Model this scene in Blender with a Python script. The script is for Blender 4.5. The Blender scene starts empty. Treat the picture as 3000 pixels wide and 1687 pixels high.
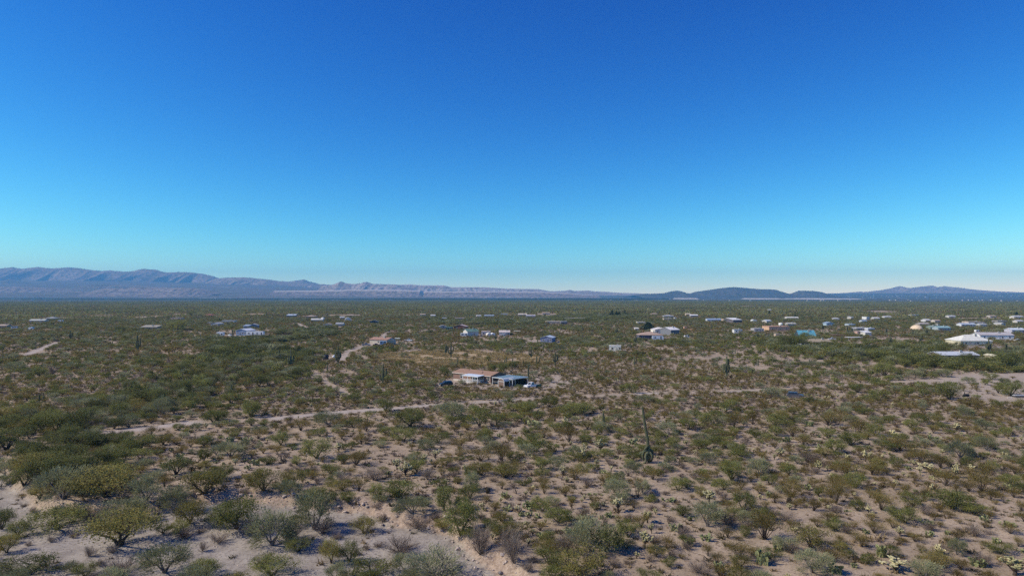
import bpy, math, random
import numpy as np
from mathutils import Vector, Matrix

R = math.radians
SC = bpy.context.scene
COL = SC.collection

# ------------------------------------------------------------------ camera, sky, sun, exposure
F = 2026.0            # focal length in pixels of the 3000 px wide photograph
CX, CY = 1500.0, 843.5
CAM_H = 30.0
HORIZON = 868.0
PITCH = math.atan((HORIZON - CY) / F)
cam_d = bpy.data.cameras.new('camera')
cam = bpy.data.objects.new('camera', cam_d)
COL.objects.link(cam)
cam_d.sensor_width = 36.0
cam_d.lens = 36.0 * F / 3000.0
cam_d.clip_start = 0.5
cam_d.clip_end = 60000.0
cam.location = (0, 0, CAM_H)
cam.rotation_euler = (math.pi / 2 + PITCH, 0, 0)
SC.camera = cam

SUN_EL = R(40.0)
SUN_AZ = R(-98.0)     # measured from +Y (view direction) towards +X: the sun stands at the left, a little behind
world = bpy.data.worlds.new('World')
SC.world = world
world.use_nodes = True
wn, wl = world.node_tree.nodes, world.node_tree.links
wn.clear()
w_out = wn.new('ShaderNodeOutputWorld')
w_bg = wn.new('ShaderNodeBackground')
w_sky = wn.new('ShaderNodeTexSky')
w_sky.sky_type = 'NISHITA'
w_sky.sun_disc = False
w_sky.sun_elevation = SUN_EL
w_sky.sun_rotation = SUN_AZ
w_sky.altitude = 900.0
w_sky.air_density = 1.0
w_sky.dust_density = 0.0
w_sky.ozone_density = 4.0
# the camera of the photograph renders a clear sky very saturated: one tone curve per channel over the whole dome
SKY_S = 0.1
w_bg.inputs['Strength'].default_value = SKY_S
w_sep = wn.new('ShaderNodeSeparateColor')
w_com = wn.new('ShaderNodeCombineColor')
wl.new(w_sky.outputs[0], w_sep.inputs[0])
for i_, (gain_, pow_) in enumerate(((5.8, 2.75), (3.45, 1.9), (1.98, 1.17))):
    q_ = wn.new('ShaderNodeMath'); q_.operation = 'MULTIPLY'; q_.inputs[1].default_value = 0.085
    p_ = wn.new('ShaderNodeMath'); p_.operation = 'POWER'; p_.inputs[1].default_value = pow_
    g_ = wn.new('ShaderNodeMath'); g_.operation = 'MULTIPLY'; g_.inputs[1].default_value = gain_ / SKY_S
    wl.new(w_sep.outputs[i_], q_.inputs[0]); wl.new(q_.outputs[0], p_.inputs[0]); wl.new(p_.outputs[0], g_.inputs[0])
    wl.new(g_.outputs[0], w_com.inputs[i_])
wl.new(w_com.outputs[0], w_bg.inputs['Color'])
wl.new(w_bg.outputs[0], w_out.inputs['Surface'])

sun_d = bpy.data.lights.new('sun', 'SUN')
sun_d.energy = 5.0
sun_d.angle = R(0.53)
sun_d.color = (1.0, 0.89, 0.70)
sun = bpy.data.objects.new('sun', sun_d)
COL.objects.link(sun)
sdir = Vector((math.sin(SUN_AZ) * math.cos(SUN_EL), math.cos(SUN_AZ) * math.cos(SUN_EL), math.sin(SUN_EL)))
sun.location = sdir * 300
sun.rotation_euler = (-sdir).to_track_quat('-Z', 'Y').to_euler()

SC.view_settings.view_transform = 'Standard'
SC.view_settings.look = 'None'
SC.view_settings.exposure = 0.0
SC.view_settings.gamma = 1.0
SC.view_settings.use_curve_mapping = False
SC.render.engine = 'CYCLES'
SC.cycles.max_bounces = 6
SC.cycles.diffuse_bounces = 4
SC.cycles.glossy_bounces = 2
SC.cycles.transmission_bounces = 2
SC.cycles.volume_bounces = 1
SC.cycles.transparent_max_bounces = 4
SC.cycles.use_denoising = False
SC.cycles.use_adaptive_sampling = True
SC.cycles.adaptive_threshold = 0.02

# ------------------------------------------------------------------ numbers: noise, terrain, pixel to ground
def _hash(ix, iy, s):
    n = (ix.astype(np.int64) * 374761393 + iy.astype(np.int64) * 668265263 + s * 974634541) & 0xffffffff
    n = ((n ^ (n >> 13)) * 1274126177) & 0xffffffff
    return ((n ^ (n >> 16)) & 0xffff) / 65535.0

def vnoise(x, y, s=0):
    x = np.asarray(x, float); y = np.asarray(y, float)
    ix = np.floor(x); iy = np.floor(y)
    fx = x - ix; fy = y - iy
    fx = fx * fx * (3 - 2 * fx); fy = fy * fy * (3 - 2 * fy)
    a = _hash(ix, iy, s); b = _hash(ix + 1, iy, s); c = _hash(ix, iy + 1, s); d = _hash(ix + 1, iy + 1, s)
    return a + (b - a) * fx + (c - a) * fy + (a - b - c + d) * fx * fy

def fbm(x, y, o=4, s=0):
    t = 0; amp = 0.5; tot = 0
    for k in range(o):
        t = t + amp * vnoise(x * 2 ** k + 13.7 * k, y * 2 ** k - 7.1 * k, s + k)
        tot += amp; amp *= 0.5
    return t / tot

def sstep(a, b, x):
    t = np.clip((x - a) / (b - a), 0, 1)
    return t * t * (3 - 2 * t)

CP, SP = math.cos(PITCH), math.sin(PITCH)
def ray(px, py):
    a = (px - CX) / F; b = (CY - py) / F
    return np.array([a, CP - b * SP, SP + b * CP])

def flat(px, py):
    d = ray(px, py)
    t = -CAM_H / min(d[2], -1e-4)
    return d[0] * t, d[1] * t

def project(x, y, z):
    dz = z - CAM_H
    dep = y * CP + dz * SP
    up = -y * SP + dz * CP
    return CX + F * x / dep, CY - F * up / dep

def poly_dist(x, y, pts, closed=False):
    """distance of points to a polyline"""
    d = np.full(np.shape(x), 1e9)
    n = len(pts)
    for i in range(n if closed else n - 1):
        ax, ay = pts[i]; bx, by = pts[(i + 1) % n]
        vx, vy = bx - ax, by - ay
        t = np.clip(((x - ax) * vx + (y - ay) * vy) / (vx * vx + vy * vy + 1e-12), 0, 1)
        d = np.minimum(d, np.hypot(x - ax - t * vx, y - ay - t * vy))
    return d

def inside(x, y, pts):
    r = np.zeros(np.shape(x), bool)
    n = len(pts)
    for i in range(n):
        ax, ay = pts[i]; bx, by = pts[(i + 1) % n]
        c = ((ay > y) != (by > y)) & (x < (bx - ax) * (y - ay) / (by - ay + 1e-12) + ax)
        r ^= c
    return r

def gpoly(pp):
    return [flat(*p) for p in pp]

BANK_PX = [(-300, 1290), (-60, 1318), (40, 1352), (70, 1400), (118, 1432), (150, 1462), (300, 1478), (430, 1470), (520, 1453), (582, 1437),
           (737, 1438), (873, 1449), (1000, 1457), (1078, 1462), (1140, 1483), (1200, 1504), (1290, 1509), (1340, 1524), (1385, 1550), (1437, 1596), (1495, 1635), (1560, 1685), (1700, 1790)]
BANK = gpoly(BANK_PX)
BED = BANK + [(0, 20), (-120, 20), (-160, 90)]
ROAD_PX = [(120, 1290), (350, 1263), (545, 1238), (700, 1233), (815, 1225), (1000, 1206), (1250, 1189), (1400, 1179), (1530, 1171),
           (1700, 1161), (1900, 1152), (2150, 1147), (2400, 1133), (2620, 1119), (2770, 1112), (2900, 1104), (3200, 1092)]
ROAD = gpoly(ROAD_PX)
DRIVE = gpoly([(905, 1080), (938, 1108), (972, 1131), (1019, 1154), (1060, 1172)])
TRACK2 = gpoly([(1000, 1056), (1012, 1040), (1024, 1028), (1063, 1014), (1095, 1011), (1118, 992), (1128, 980), (1143, 972)])
TRACK3 = gpoly([(78, 1040), (121, 1023), (149, 1012), (172, 1004)])
TRACK4 = gpoly([(1180, 1030), (1225, 1024), (1275, 1017), (1300, 1020), (1345, 1021)])
TRACK5 = gpoly([(865, 948), (885, 956), (905, 962), (930, 969), (957, 975)])
TRACK6 = gpoly([(690, 985), (770, 987), (845, 982)])
LINES = [(ROAD, 2.4), (DRIVE, 1.1), (TRACK2, 1.8), (TRACK3, 2.2), (TRACK4, 1.8), (TRACK5, 3.0), (TRACK6, 4.5)]
YARD = gpoly([(2690, 1122), (2760, 1104), (2850, 1094), (3060, 1092), (3100, 1180), (2960, 1187), (2840, 1170), (2770, 1148)])
HYARD = gpoly([(1290, 1118), (1330, 1108), (1480, 1128), (1560, 1104), (1640, 1098), (1720, 1118), (1660, 1132), (1600, 1142), (1460, 1142), (1330, 1134)])
FIELD = gpoly([(1095, 1042), (1130, 1034), (1240, 1027), (1340, 1023), (1420, 1030), (1545, 1040), (1640, 1052), (1600, 1066), (1460, 1068), (1350, 1076), (1230, 1070), (1130, 1056)])
TANYARD = gpoly([(1530, 1000), (1545, 995), (1585, 996), (1640, 1004), (1600, 1008), (1545, 1007)])
OPEN_SAND = gpoly([(1330, 1390), (1500, 1370), (1700, 1360), (1900, 1370), (2060, 1420), (2080, 1560), (1880, 1540), (1650, 1490), (1420, 1450)])
BELTS = [gpoly(p) for p in (
    [(0, 1225), (0, 1320), (60, 1335), (110, 1425), (330, 1440), (430, 1340), (330, 1290), (420, 1262), (560, 1205), (640, 1140),
     (820, 1130), (960, 1072), (900, 1040), (760, 1012), (1000, 985), (960, 960), (780, 985), (620, 1005), (590, 1060), (480, 1110), (330, 1150), (150, 1190)],
    [(2200, 1000), (2400, 990), (2420, 1020), (2650, 1020), (2760, 1008), (2770, 1058), (3060, 1020), (3060, 1092), (2900, 1092), (2770, 1084),
     (2660, 1078), (2560, 1062), (2400, 1046), (2280, 1030)],
    [(1250, 952), (1600, 950), (1900, 930), (1900, 915), (1720, 915), (1560, 940), (1250, 936)])]

def ground_z(x, y):
    x = np.asarray(x, float); y = np.asarray(y, float)
    r = np.hypot(x, y)
    z = 0.5 * (fbm(x / 23, y / 23, 3, 5) - 0.5) * sstep(40, 70, r)
    z = z + 3.2 * (fbm(x / 260, y / 260, 3, 9) - 0.5) * sstep(300, 900, r)
    d = poly_dist(x, y, BANK)
    ins = inside(x, y, BED)
    wob = 0.9 * (fbm(x / 2.2, y / 2.2, 3, 21) - 0.5)
    dd = np.where(ins, d, -d) + 1.6 * wob
    depth = 1.35 + 0.4 * (fbm(x / 14, y / 14, 2, 31) - 0.5)
    z = z - depth * sstep(-0.4, 2.6, dd) + np.where(ins & (d > 3), 0.35 * (fbm(x / 4, y / 4, 3, 41) - 0.5), 0)
    z = z + np.where(dd > -1.0, 1, 0) * np.where(dd < 3.0, 1, 0) * 0.6 * (fbm(x * 1.1, y * 1.1, 4, 51) - 0.5)
    z = z + sstep(8000, 16000, r) * 90
    return z

def gz(x, y):
    return float(ground_z(np.array([x]), np.array([y]))[0])

def at(px, py):
    """ground point seen at a pixel of the photograph"""
    d = ray(px, py)
    t = -CAM_H / min(d[2], -1e-4)
    for _ in range(6):
        z = gz(d[0] * t, d[1] * t)
        t = (z - CAM_H) / min(d[2], -1e-4)
    x, y = d[0] * t, d[1] * t
    return x, y, gz(x, y)

# ------------------------------------------------------------------ materials
_m = {}
def _new(name):
    m = bpy.data.materials.new(name); m.use_nodes = True
    return m, m.node_tree.nodes, m.node_tree.links, m.node_tree.nodes['Principled BSDF']

def paint(col, rough=0.6, var=0.12, scale=3.0, metal=0.0, name='paint', bump=0.0, spec=0.4):
    """a real surface: base colour with grain and weathering from noise"""
    key = (tuple(col), rough, var, scale, metal, bump)
    if key in _m: return _m[key]
    m, n, l, p = _new(name)
    geo = n.new('ShaderNodeTexCoord')
    no = n.new('ShaderNodeTexNoise'); no.inputs['Scale'].default_value = scale; no.inputs['Detail'].default_value = 6
    mr = n.new('ShaderNodeMapRange'); mr.inputs['From Min'].default_value = 0.3; mr.inputs['From Max'].default_value = 0.7
    mr.inputs['To Min'].default_value = 1 - var; mr.inputs['To Max'].default_value = 1 + var
    mx = n.new('ShaderNodeMix'); mx.data_type = 'RGBA'; mx.blend_type = 'MULTIPLY'; mx.inputs[0].default_value = 1
    mx.inputs[6].default_value = (*col, 1)
    l.new(geo.outputs['Object'], no.inputs['Vector']); l.new(no.outputs[0], mr.inputs[0]); l.new(mr.outputs[0], mx.inputs[7])
    l.new(mx.outputs[2], p.inputs['Base Color'])
    p.inputs['Roughness'].default_value = rough; p.inputs['Metallic'].default_value = metal
    p.inputs['Specular IOR Level'].default_value = spec
    if bump:
        b = n.new('ShaderNodeBump'); b.inputs['Strength'].default_value = bump; b.inputs['Distance'].default_value = 0.05
        l.new(no.outputs[0], b.inputs['Height']); l.new(b.outputs[0], p.inputs['Normal'])
    _m[key] = m
    return m

def glass(name='window_glass', col=(0.02, 0.025, 0.03)):
    if name in _m: return _m[name]
    m, n, l, p = _new(name)
    p.inputs['Base Color'].default_value = (*col, 1); p.inputs['Roughness'].default_value = 0.08
    p.inputs['Specular IOR Level'].default_value = 0.7
    _m[name] = m
    return m

def foliage(name, ca, cb, trans=0.25, hue=0.02):
    """leaf or stem colour; tint differs from clump to clump, hue from plant to plant"""
    m, n, l, p = _new(name)
    at_ = n.new('ShaderNodeAttribute'); at_.attribute_name = 'tint'
    oi = n.new('ShaderNodeObjectInfo')
    mx = n.new('ShaderNodeMix'); mx.data_type = 'RGBA'
    mx.inputs[6].default_value = (*ca, 1); mx.inputs[7].default_value = (*cb, 1)
    ad = n.new('ShaderNodeMath'); ad.operation = 'ADD'
    sc = n.new('ShaderNodeMath'); sc.operation = 'MULTIPLY_ADD'; sc.inputs[1].default_value = 0.8; sc.inputs[2].default_value = -0.4
    l.new(oi.outputs['Random'], sc.inputs[0]); l.new(sc.outputs[0], ad.inputs[0]); l.new(at_.outputs['Fac'], ad.inputs[1]); ad.use_clamp = True
    l.new(ad.outputs[0], mx.inputs[0])
    p.inputs['Roughness'].default_value = 0.75; p.inputs['Specular IOR Level'].default_value = 0.2
    l.new(mx.outputs[2], p.inputs['Base Color'])
    if trans:
        tr = n.new('ShaderNodeBsdfTranslucent'); ms = n.new('ShaderNodeMixShader'); ms.inputs[0].default_value = trans
        l.new(mx.outputs[2], tr.inputs['Color']); l.new(p.outputs[0], ms.inputs[1]); l.new(tr.outputs[0], ms.inputs[2])
        l.new(ms.outputs[0], n['Material Output'].inputs['Surface'])
    return m

# ------------------------------------------------------------------ mesh helpers
def tag(o, label=None, cat=None, group=None, kind=None):
    if label: o['label'] = label
    if cat: o['category'] = cat
    if group: o['group'] = group
    if kind: o['kind'] = kind
    return o

def empty(name, loc, rz=0.0, sc=(1, 1, 1)):
    o = bpy.data.objects.new(name, None); o.empty_display_size = 0.5
    o.location = loc; o.rotation_euler = (0, 0, rz); o.scale = sc
    COL.objects.link(o)
    return o

def link(name, me, parent=None):
    o = bpy.data.objects.new(name, me); COL.objects.link(o)
    if parent is not None: o.parent = parent
    return o

class MB:
    """collects shapes and builds one mesh"""
    def __init__(s): s.v = []; s.f = []
    def add(s, vs, fs):
        k = len(s.v); s.v += [tuple(map(float, v)) for v in vs]; s.f += [tuple(i + k for i in f) for f in fs]; return s
    def box(s, x0, y0, z0, x1, y1, z1):
        return s.add([(x0, y0, z0), (x1, y0, z0), (x1, y1, z0), (x0, y1, z0), (x0, y0, z1), (x1, y0, z1), (x1, y1, z1), (x0, y1, z1)],
                     [(3, 2, 1, 0), (4, 5, 6, 7), (0, 1, 5, 4), (1, 2, 6, 5), (2, 3, 7, 6), (3, 0, 4, 7)])
    def prism(s, prof, a, b, axis='y', inset=0.0):
        """profile (p, z) extruded along axis from a to b; optional chamfer"""
        n = len(prof)
        cx = sum(p[0] for p in prof) / n; cz = sum(p[1] for p in prof) / n
        secs = [(a, 1.0), (b, 1.0)] if not inset else [(a, 1 - inset), (a + (b - a) * 0.05, 1), (b - (b - a) * 0.05, 1), (b, 1 - inset)]
        vs = []
        for t, k in secs:
            for (p, z) in prof:
                q, w = cx + (p - cx) * k, cz + (z - cz) * k
                vs.append((q, t, w) if axis == 'y' else (t, q, w))
        fs = []
        m = len(secs)
        for j in range(m - 1):
            for i in range(n):
                i2 = (i + 1) % n
                q = (j * n + i, j * n + i2, (j + 1) * n + i2, (j + 1) * n + i)
                fs.append(q if axis == 'y' else q[::-1])
        e0 = tuple(range(n)); e1 = tuple((m - 1) * n + i for i in range(n))
        fs += [e0[::-1], e1] if axis == 'y' else [e0, e1[::-1]]
        return s.add(vs, fs)
    def tube(s, pts, rad, seg=8, cap=True, rib=0.0):
        """tube along points, radius per point; rib alternates the radius round the section"""
        pts = [Vector(p) for p in pts]
        if not hasattr(rad, '__len__'): rad = [rad] * len(pts)
        vs = []; fs = []
        up = Vector((0, 0, 1)); prev = None
        for i, p in enumerate(pts):
            d = (pts[min(i + 1, len(pts) - 1)] - pts[max(i - 1, 0)]).normalized()
            if prev is None:
                a = d.orthogonal().normalized()
            else:
                a = (prev - d * prev.dot(d)).normalized()
            prev = a; b = d.cross(a)
            for k in range(seg):
                t = 2 * math.pi * k / seg
                r = rad[i] * (1 - rib * (k % 2))
                vs.append(p + (a * math.cos(t) + b * math.sin(t)) * r)
        for i in range(len(pts) - 1):
            for k in range(seg):
                k2 = (k + 1) % seg
                fs.append((i * seg + k, i * seg + k2, (i + 1) * seg + k2, (i + 1) * seg + k))
        if cap:
            fs.append(tuple(range(seg))[::-1]); fs.append(tuple((len(pts) - 1) * seg + k for k in range(seg)))
        return s.add(vs, fs)
    def cyl(s, c0, c1, r, seg=10): return s.tube([c0, c1], r, seg)
    def mesh(s, name, mat, smooth=False):
        me = bpy.data.meshes.new(name); me.from_pydata(s.v, [], s.f); me.validate()
        for mm in (mat if isinstance(mat, (list, tuple)) else [mat]): me.materials.append(mm)
        if smooth: me.polygons.foreach_set('use_smooth', [True] * len(me.polygons))
        me.update(); return me
    def build(s, name, mat, parent=None, smooth=False): return link(name, s.mesh(name, mat, smooth), parent)

def np_mesh(name, V, Fa, mats, matidx=None, attrs=None, smooth=False):
    """mesh from arrays: V (n,3), Fa (m,k)"""
    me = bpy.data.meshes.new(name)
    V = np.asarray(V, np.float32); Fa = np.asarray(Fa, np.int32)
    k = Fa.shape[1]; m = len(Fa)
    me.vertices.add(len(V)); me.vertices.foreach_set('co', V.ravel())
    me.loops.add(m * k); me.loops.foreach_set('vertex_index', Fa.ravel())
    me.polygons.add(m); me.polygons.foreach_set('loop_start', np.arange(0, m * k, k, dtype=np.int32))
    me.polygons.foreach_set('loop_total', np.full(m, k, np.int32))
    for mm in mats: me.materials.append(mm)
    if matidx is not None: me.polygons.foreach_set('material_index', np.asarray(matidx, np.int32))
    me.polygons.foreach_set('use_smooth', np.full(m, smooth, bool))
    for nm, a in (attrs or {}).items():
        at_ = me.attributes.new(nm, 'FLOAT', 'POINT'); at_.data.foreach_set('value', np.asarray(a, np.float32))
    me.update(calc_edges=True); me.validate()
    return me
# ------------------------------------------------------------------ ground sheet, wash bed, roads
def ground_material():
    m, n, l, p = _new('desert_ground')
    pos = n.new('ShaderNodeNewGeometry').outputs['Position']
    def noise(scale, det=5, rough=0.55):
        t = n.new('ShaderNodeTexNoise'); t.inputs['Scale'].default_value = scale; t.inputs['Detail'].default_value = det
        t.inputs['Roughness'].default_value = rough; l.new(pos, t.inputs['Vector']); return t.outputs[0]
    def ramp(v, a, b, lo=0.0, hi=1.0):
        t = n.new('ShaderNodeMapRange'); t.interpolation_type = 'SMOOTHSTEP'
        t.inputs[1].default_value = a; t.inputs[2].default_value = b; t.inputs[3].default_value = lo; t.inputs[4].default_value = hi
        l.new(v, t.inputs[0]); return t.outputs[0]
    def mix(f, a, b, mode='MIX'):
        t = n.new('ShaderNodeMix'); t.data_type = 'RGBA'; t.blend_type = mode
        for s, v in ((0, f), (6, a), (7, b)):
            if isinstance(v, tuple): t.inputs[s].default_value = (*v, 1)
            elif isinstance(v, (int, float)): t.inputs[s].default_value = v
            else: l.new(v, t.inputs[s])
        return t.outputs[2]
    def attr(nm):
        t = n.new('ShaderNodeAttribute'); t.attribute_name = nm; return t.outputs['Fac']
    def mul(a, b):
        t = n.new('ShaderNodeMath'); t.operation = 'MULTIPLY'; l.new(a, t.inputs[0])
        if isinstance(b, (int, float)): t.inputs[1].default_value = b
        else: l.new(b, t.inputs[1])
        return t.outputs[0]
    big, med, fine, grit = noise(0.05, 4), noise(0.35, 6), noise(2.2, 7, 0.65), noise(9, 4, 0.7)
    sand = mix(ramp(big, .35, .65), (.36, .28, .20), (.445, .355, .265))
    sand = mix(ramp(med, .35, .7), sand, (.305, .24, .175))
    sand = mix(mul(ramp(fine, .50, .64), 0.75), sand, (.145, .10, .072))       # litter and dead twigs
    sand = mix(mul(ramp(grit, .6, .7), 0.4), sand, (.5, .4, .33))
    bed = mix(ramp(med, .3, .7), (.285, .25, .215), (.385, .345, .30))
    vo = n.new('ShaderNodeTexVoronoi'); vo.inputs['Scale'].default_value = 3.5; l.new(pos, vo.inputs['Vector'])
    bed = mix(mul(ramp(vo.outputs['Distance'], .16, .05), .5), bed, (.52, .48, .45))
    bed = mix(mul(ramp(fine, .48, .62), 0.7), bed, (.19, .16, .14))
    bed = mix(mul(ramp(grit, .58, .68), 0.5), bed, (.46, .42, .38))
    road = mix(ramp(med, .3, .7), (.38, .32, .275), (.45, .39, .34))
    road = mix(mul(ramp(fine, .55, .7), 0.35), road, (.3, .24, .2))
    dry = mix(ramp(fine, .35, .65), (.44, .33, .185), (.35, .27, .18))
    bank = mix(ramp(fine, .35, .6), (.40, .315, .25), (.26, .195, .15))
    bank = mix(mul(ramp(vo.outputs['Distance'], .3, .1), .6), bank, (.55, .45, .37))
    veg = mix(ramp(noise(0.0016, 7), .35, .65), (.085, .075, .045), (.15, .115, .085))
    veg = mix(ramp(noise(0.012, 5), .4, .6), veg, (.05, .058, .035))
    c = mix(attr('dry'), sand, dry)
    c = mix(attr('road'), c, road)
    c = mix(attr('bed'), c, bed)
    c = mix(attr('bank'), c, bank)
    c = mix(attr('veg'), c, veg)
    l.new(c, p.inputs['Base Color'])
    p.inputs['Roughness'].default_value = 0.95; p.inputs['Specular IOR Level'].default_value = 0.1
    b = n.new('ShaderNodeBump'); b.inputs['Strength'].default_value = 0.5; b.inputs['Distance'].default_value = 0.12
    l.new(fine, b.inputs['Height']); l.new(b.outputs[0], p.inputs['Normal'])
    return m

GROUND_MAT = ground_material()

def build_ground():
    rr = list(np.linspace(6, 55, 14)[:-1]) + list(np.arange(55, 130, 0.36))
    while rr[-1] < 260: rr.append(rr[-1] * 1.0058)
    while rr[-1] < 1000: rr.append(rr[-1] * 1.011)
    while rr[-1] < 17000: rr.append(rr[-1] * 1.035)
    rr = np.array(rr)
    aa = np.concatenate([np.linspace(-44, 44, 560), np.linspace(44, 316, 50)[1:-1]]) * math.pi / 180
    A, Q = len(aa), len(rr)
    RR, AA = np.meshgrid(rr, aa, indexing='ij')
    X = (RR * np.sin(AA)).ravel(); Y = (RR * np.cos(AA)).ravel()
    near = np.hypot(X, Y) < 1500
    Z = ground_z(X, Y)
    at_ = {k: np.zeros(len(X)) for k in ('bed', 'road', 'dry', 'bank', 'veg')}
    xn, yn = X[near], Y[near]
    d = poly_dist(xn, yn, BANK); ins = inside(xn, yn, BED)
    wob = 1.5 * (fbm(xn / 2.5, yn / 2.5, 3, 77) - 0.5)
    dd = np.where(ins, d, -d) + wob
    at_['bed'][near] = sstep(1.0, 2.6, dd)
    cov = sstep(480, 620, CX + F * xn / np.maximum(yn, 20)) * 0.75 + 0.25
    at_['bank'][near] = sstep(-0.9, 0.3, dd) * (1 - sstep(1.6, 2.8, dd)) * cov * sstep(.25, .5, fbm(xn / 3, yn / 3, 3, 80) + .1)
    rd = np.zeros(len(xn))
    dfrac = {id(DRIVE): .4, id(TRACK2): .75}
    for pts, hw in LINES:
        q = poly_dist(xn, yn, pts) + 0.9 * (fbm(xn / 3.5, yn / 3.5, 3, 66) - 0.5)
        k_ = dfrac.get(id(pts), 1.0)
        if pts is ROAD:
            pxv = CX + F * xn / np.maximum(yn, 20)
            k_ = np.interp(pxv, [250, 330, 560, 620, 770, 810, 1262, 1300, 1380, 1400, 1530, 1570, 1840, 1860, 1925, 1950, 2130, 2145, 2245, 2290, 2600, 2700], [.2, 1, 1, .35, .35, 1, 1, .4, .4, .8, .8, .3, .3, 1, 1, .25, .25, .7, .7, .2, .25, .5])
        rd = np.maximum(rd, k_ * (1 - sstep(hw * 0.6, hw * 1.3, q)))
    yd = np.zeros(len(xn))
    for P in (YARD, HYARD, TANYARD):
        q = np.where(inside(xn, yn, P), 1, -1) * poly_dist(xn, yn, P, True)
        yd = np.maximum(yd, 0.5 * sstep(-2, 3, q + 3 * (fbm(xn / 5, yn / 5, 3, 68) - 0.5)))
    at_['road'][near] = np.maximum(rd, yd)
    q = np.where(inside(xn, yn, FIELD), 1, -1) * poly_dist(xn, yn, FIELD, True)
    at_['dry'][near] = sstep(-4, 5, q + 9 * (fbm(xn / 9, yn / 9, 3, 70) - 0.5)) * sstep(.3, .5, fbm(xn / 6, yn / 6, 3, 71) + .08)
    at_['veg'] = sstep(2600, 4200, np.hypot(X, Y))
    V = np.stack([X, Y, Z], 1)
    i, j = np.meshgrid(np.arange(Q - 1), np.arange(A), indexing='ij')
    j2 = (j + 1) % A
    Fq = np.stack([i * A + j, (i + 1) * A + j, (i + 1) * A + j2, i * A + j2], -1).reshape(-1, 4)[:, ::-1]
    fb = at_['bed'][Fq].mean(1) > 0.5
    rv = np.zeros(len(X)); rv[near] = rd
    fr = (rv[Fq].mean(1) > 0.2) & ~fb
    for nm, sel in (('wash_bed', fb), ('dirt_road', fr), ('ground', ~(fb | fr))):
        f = Fq[sel]
        u, inv = np.unique(f, return_inverse=True)
        me = np_mesh(nm, V[u], inv.reshape(f.shape), [GROUND_MAT], attrs={k: a[u] for k, a in at_.items()}, smooth=True)
        tag(link(nm, me), kind='structure')
    # close the hole under the camera
    c = MB(); ring = [(6 * math.sin(t), 6 * math.cos(t), gz(6 * math.sin(t), 6 * math.cos(t))) for t in np.linspace(0, 2 * math.pi, 25)[:-1]]
    c.add(ring, [tuple(range(24))[::-1]])
    tag(c.build('ground', GROUND_MAT), kind='structure')
build_ground()

# ------------------------------------------------------------------ mountains and mesas
def rock_material(name, lo, hi, band, veg, bscale=0.01):
    m, n, l, p = _new(name)
    pos = n.new('ShaderNodeNewGeometry').outputs['Position']
    def noise(sx, sz, det=6):
        mp = n.new('ShaderNodeMapping'); mp.inputs['Scale'].default_value = (sx, sx, sz)
        t = n.new('ShaderNodeTexNoise'); t.inputs['Scale'].default_value = 1; t.inputs['Detail'].default_value = det
        l.new(pos, mp.inputs[0]); l.new(mp.outputs[0], t.inputs['Vector']); return t.outputs[0]
    def ramp(v, a, b):
        t = n.new('ShaderNodeMapRange'); t.inputs[1].default_value = a; t.inputs[2].default_value = b; l.new(v, t.inputs[0]); return t.outputs[0]
    def mix(f, a, b):
        t = n.new('ShaderNodeMix'); t.data_type = 'RGBA'; l.new(f, t.inputs[0])
        for s, v in ((6, a), (7, b)):
            if isinstance(v, tuple): t.inputs[s].default_value = (*v, 1)
            else: l.new(v, t.inputs[s])
        return t.outputs[2]
    c = mix(ramp(noise(.002, .004), .35, .65), lo, hi)
    c = mix(ramp(noise(.0012, .05), .55, .68), c, band)
    c = mix(ramp(noise(.02, .02, 8), .45, .6), c, veg)
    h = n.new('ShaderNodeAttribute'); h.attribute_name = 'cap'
    c = mix(h.outputs['Fac'], c, (.50, .42, .37))  # pale crest; on terraces: pale tailings with the lit edge painted into it
    l.new(c, p.inputs['Base Color']); p.inputs['Roughness'].default_value = 0.95; p.inputs['Specular IOR Level'].default_value = 0.05
    return m

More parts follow.
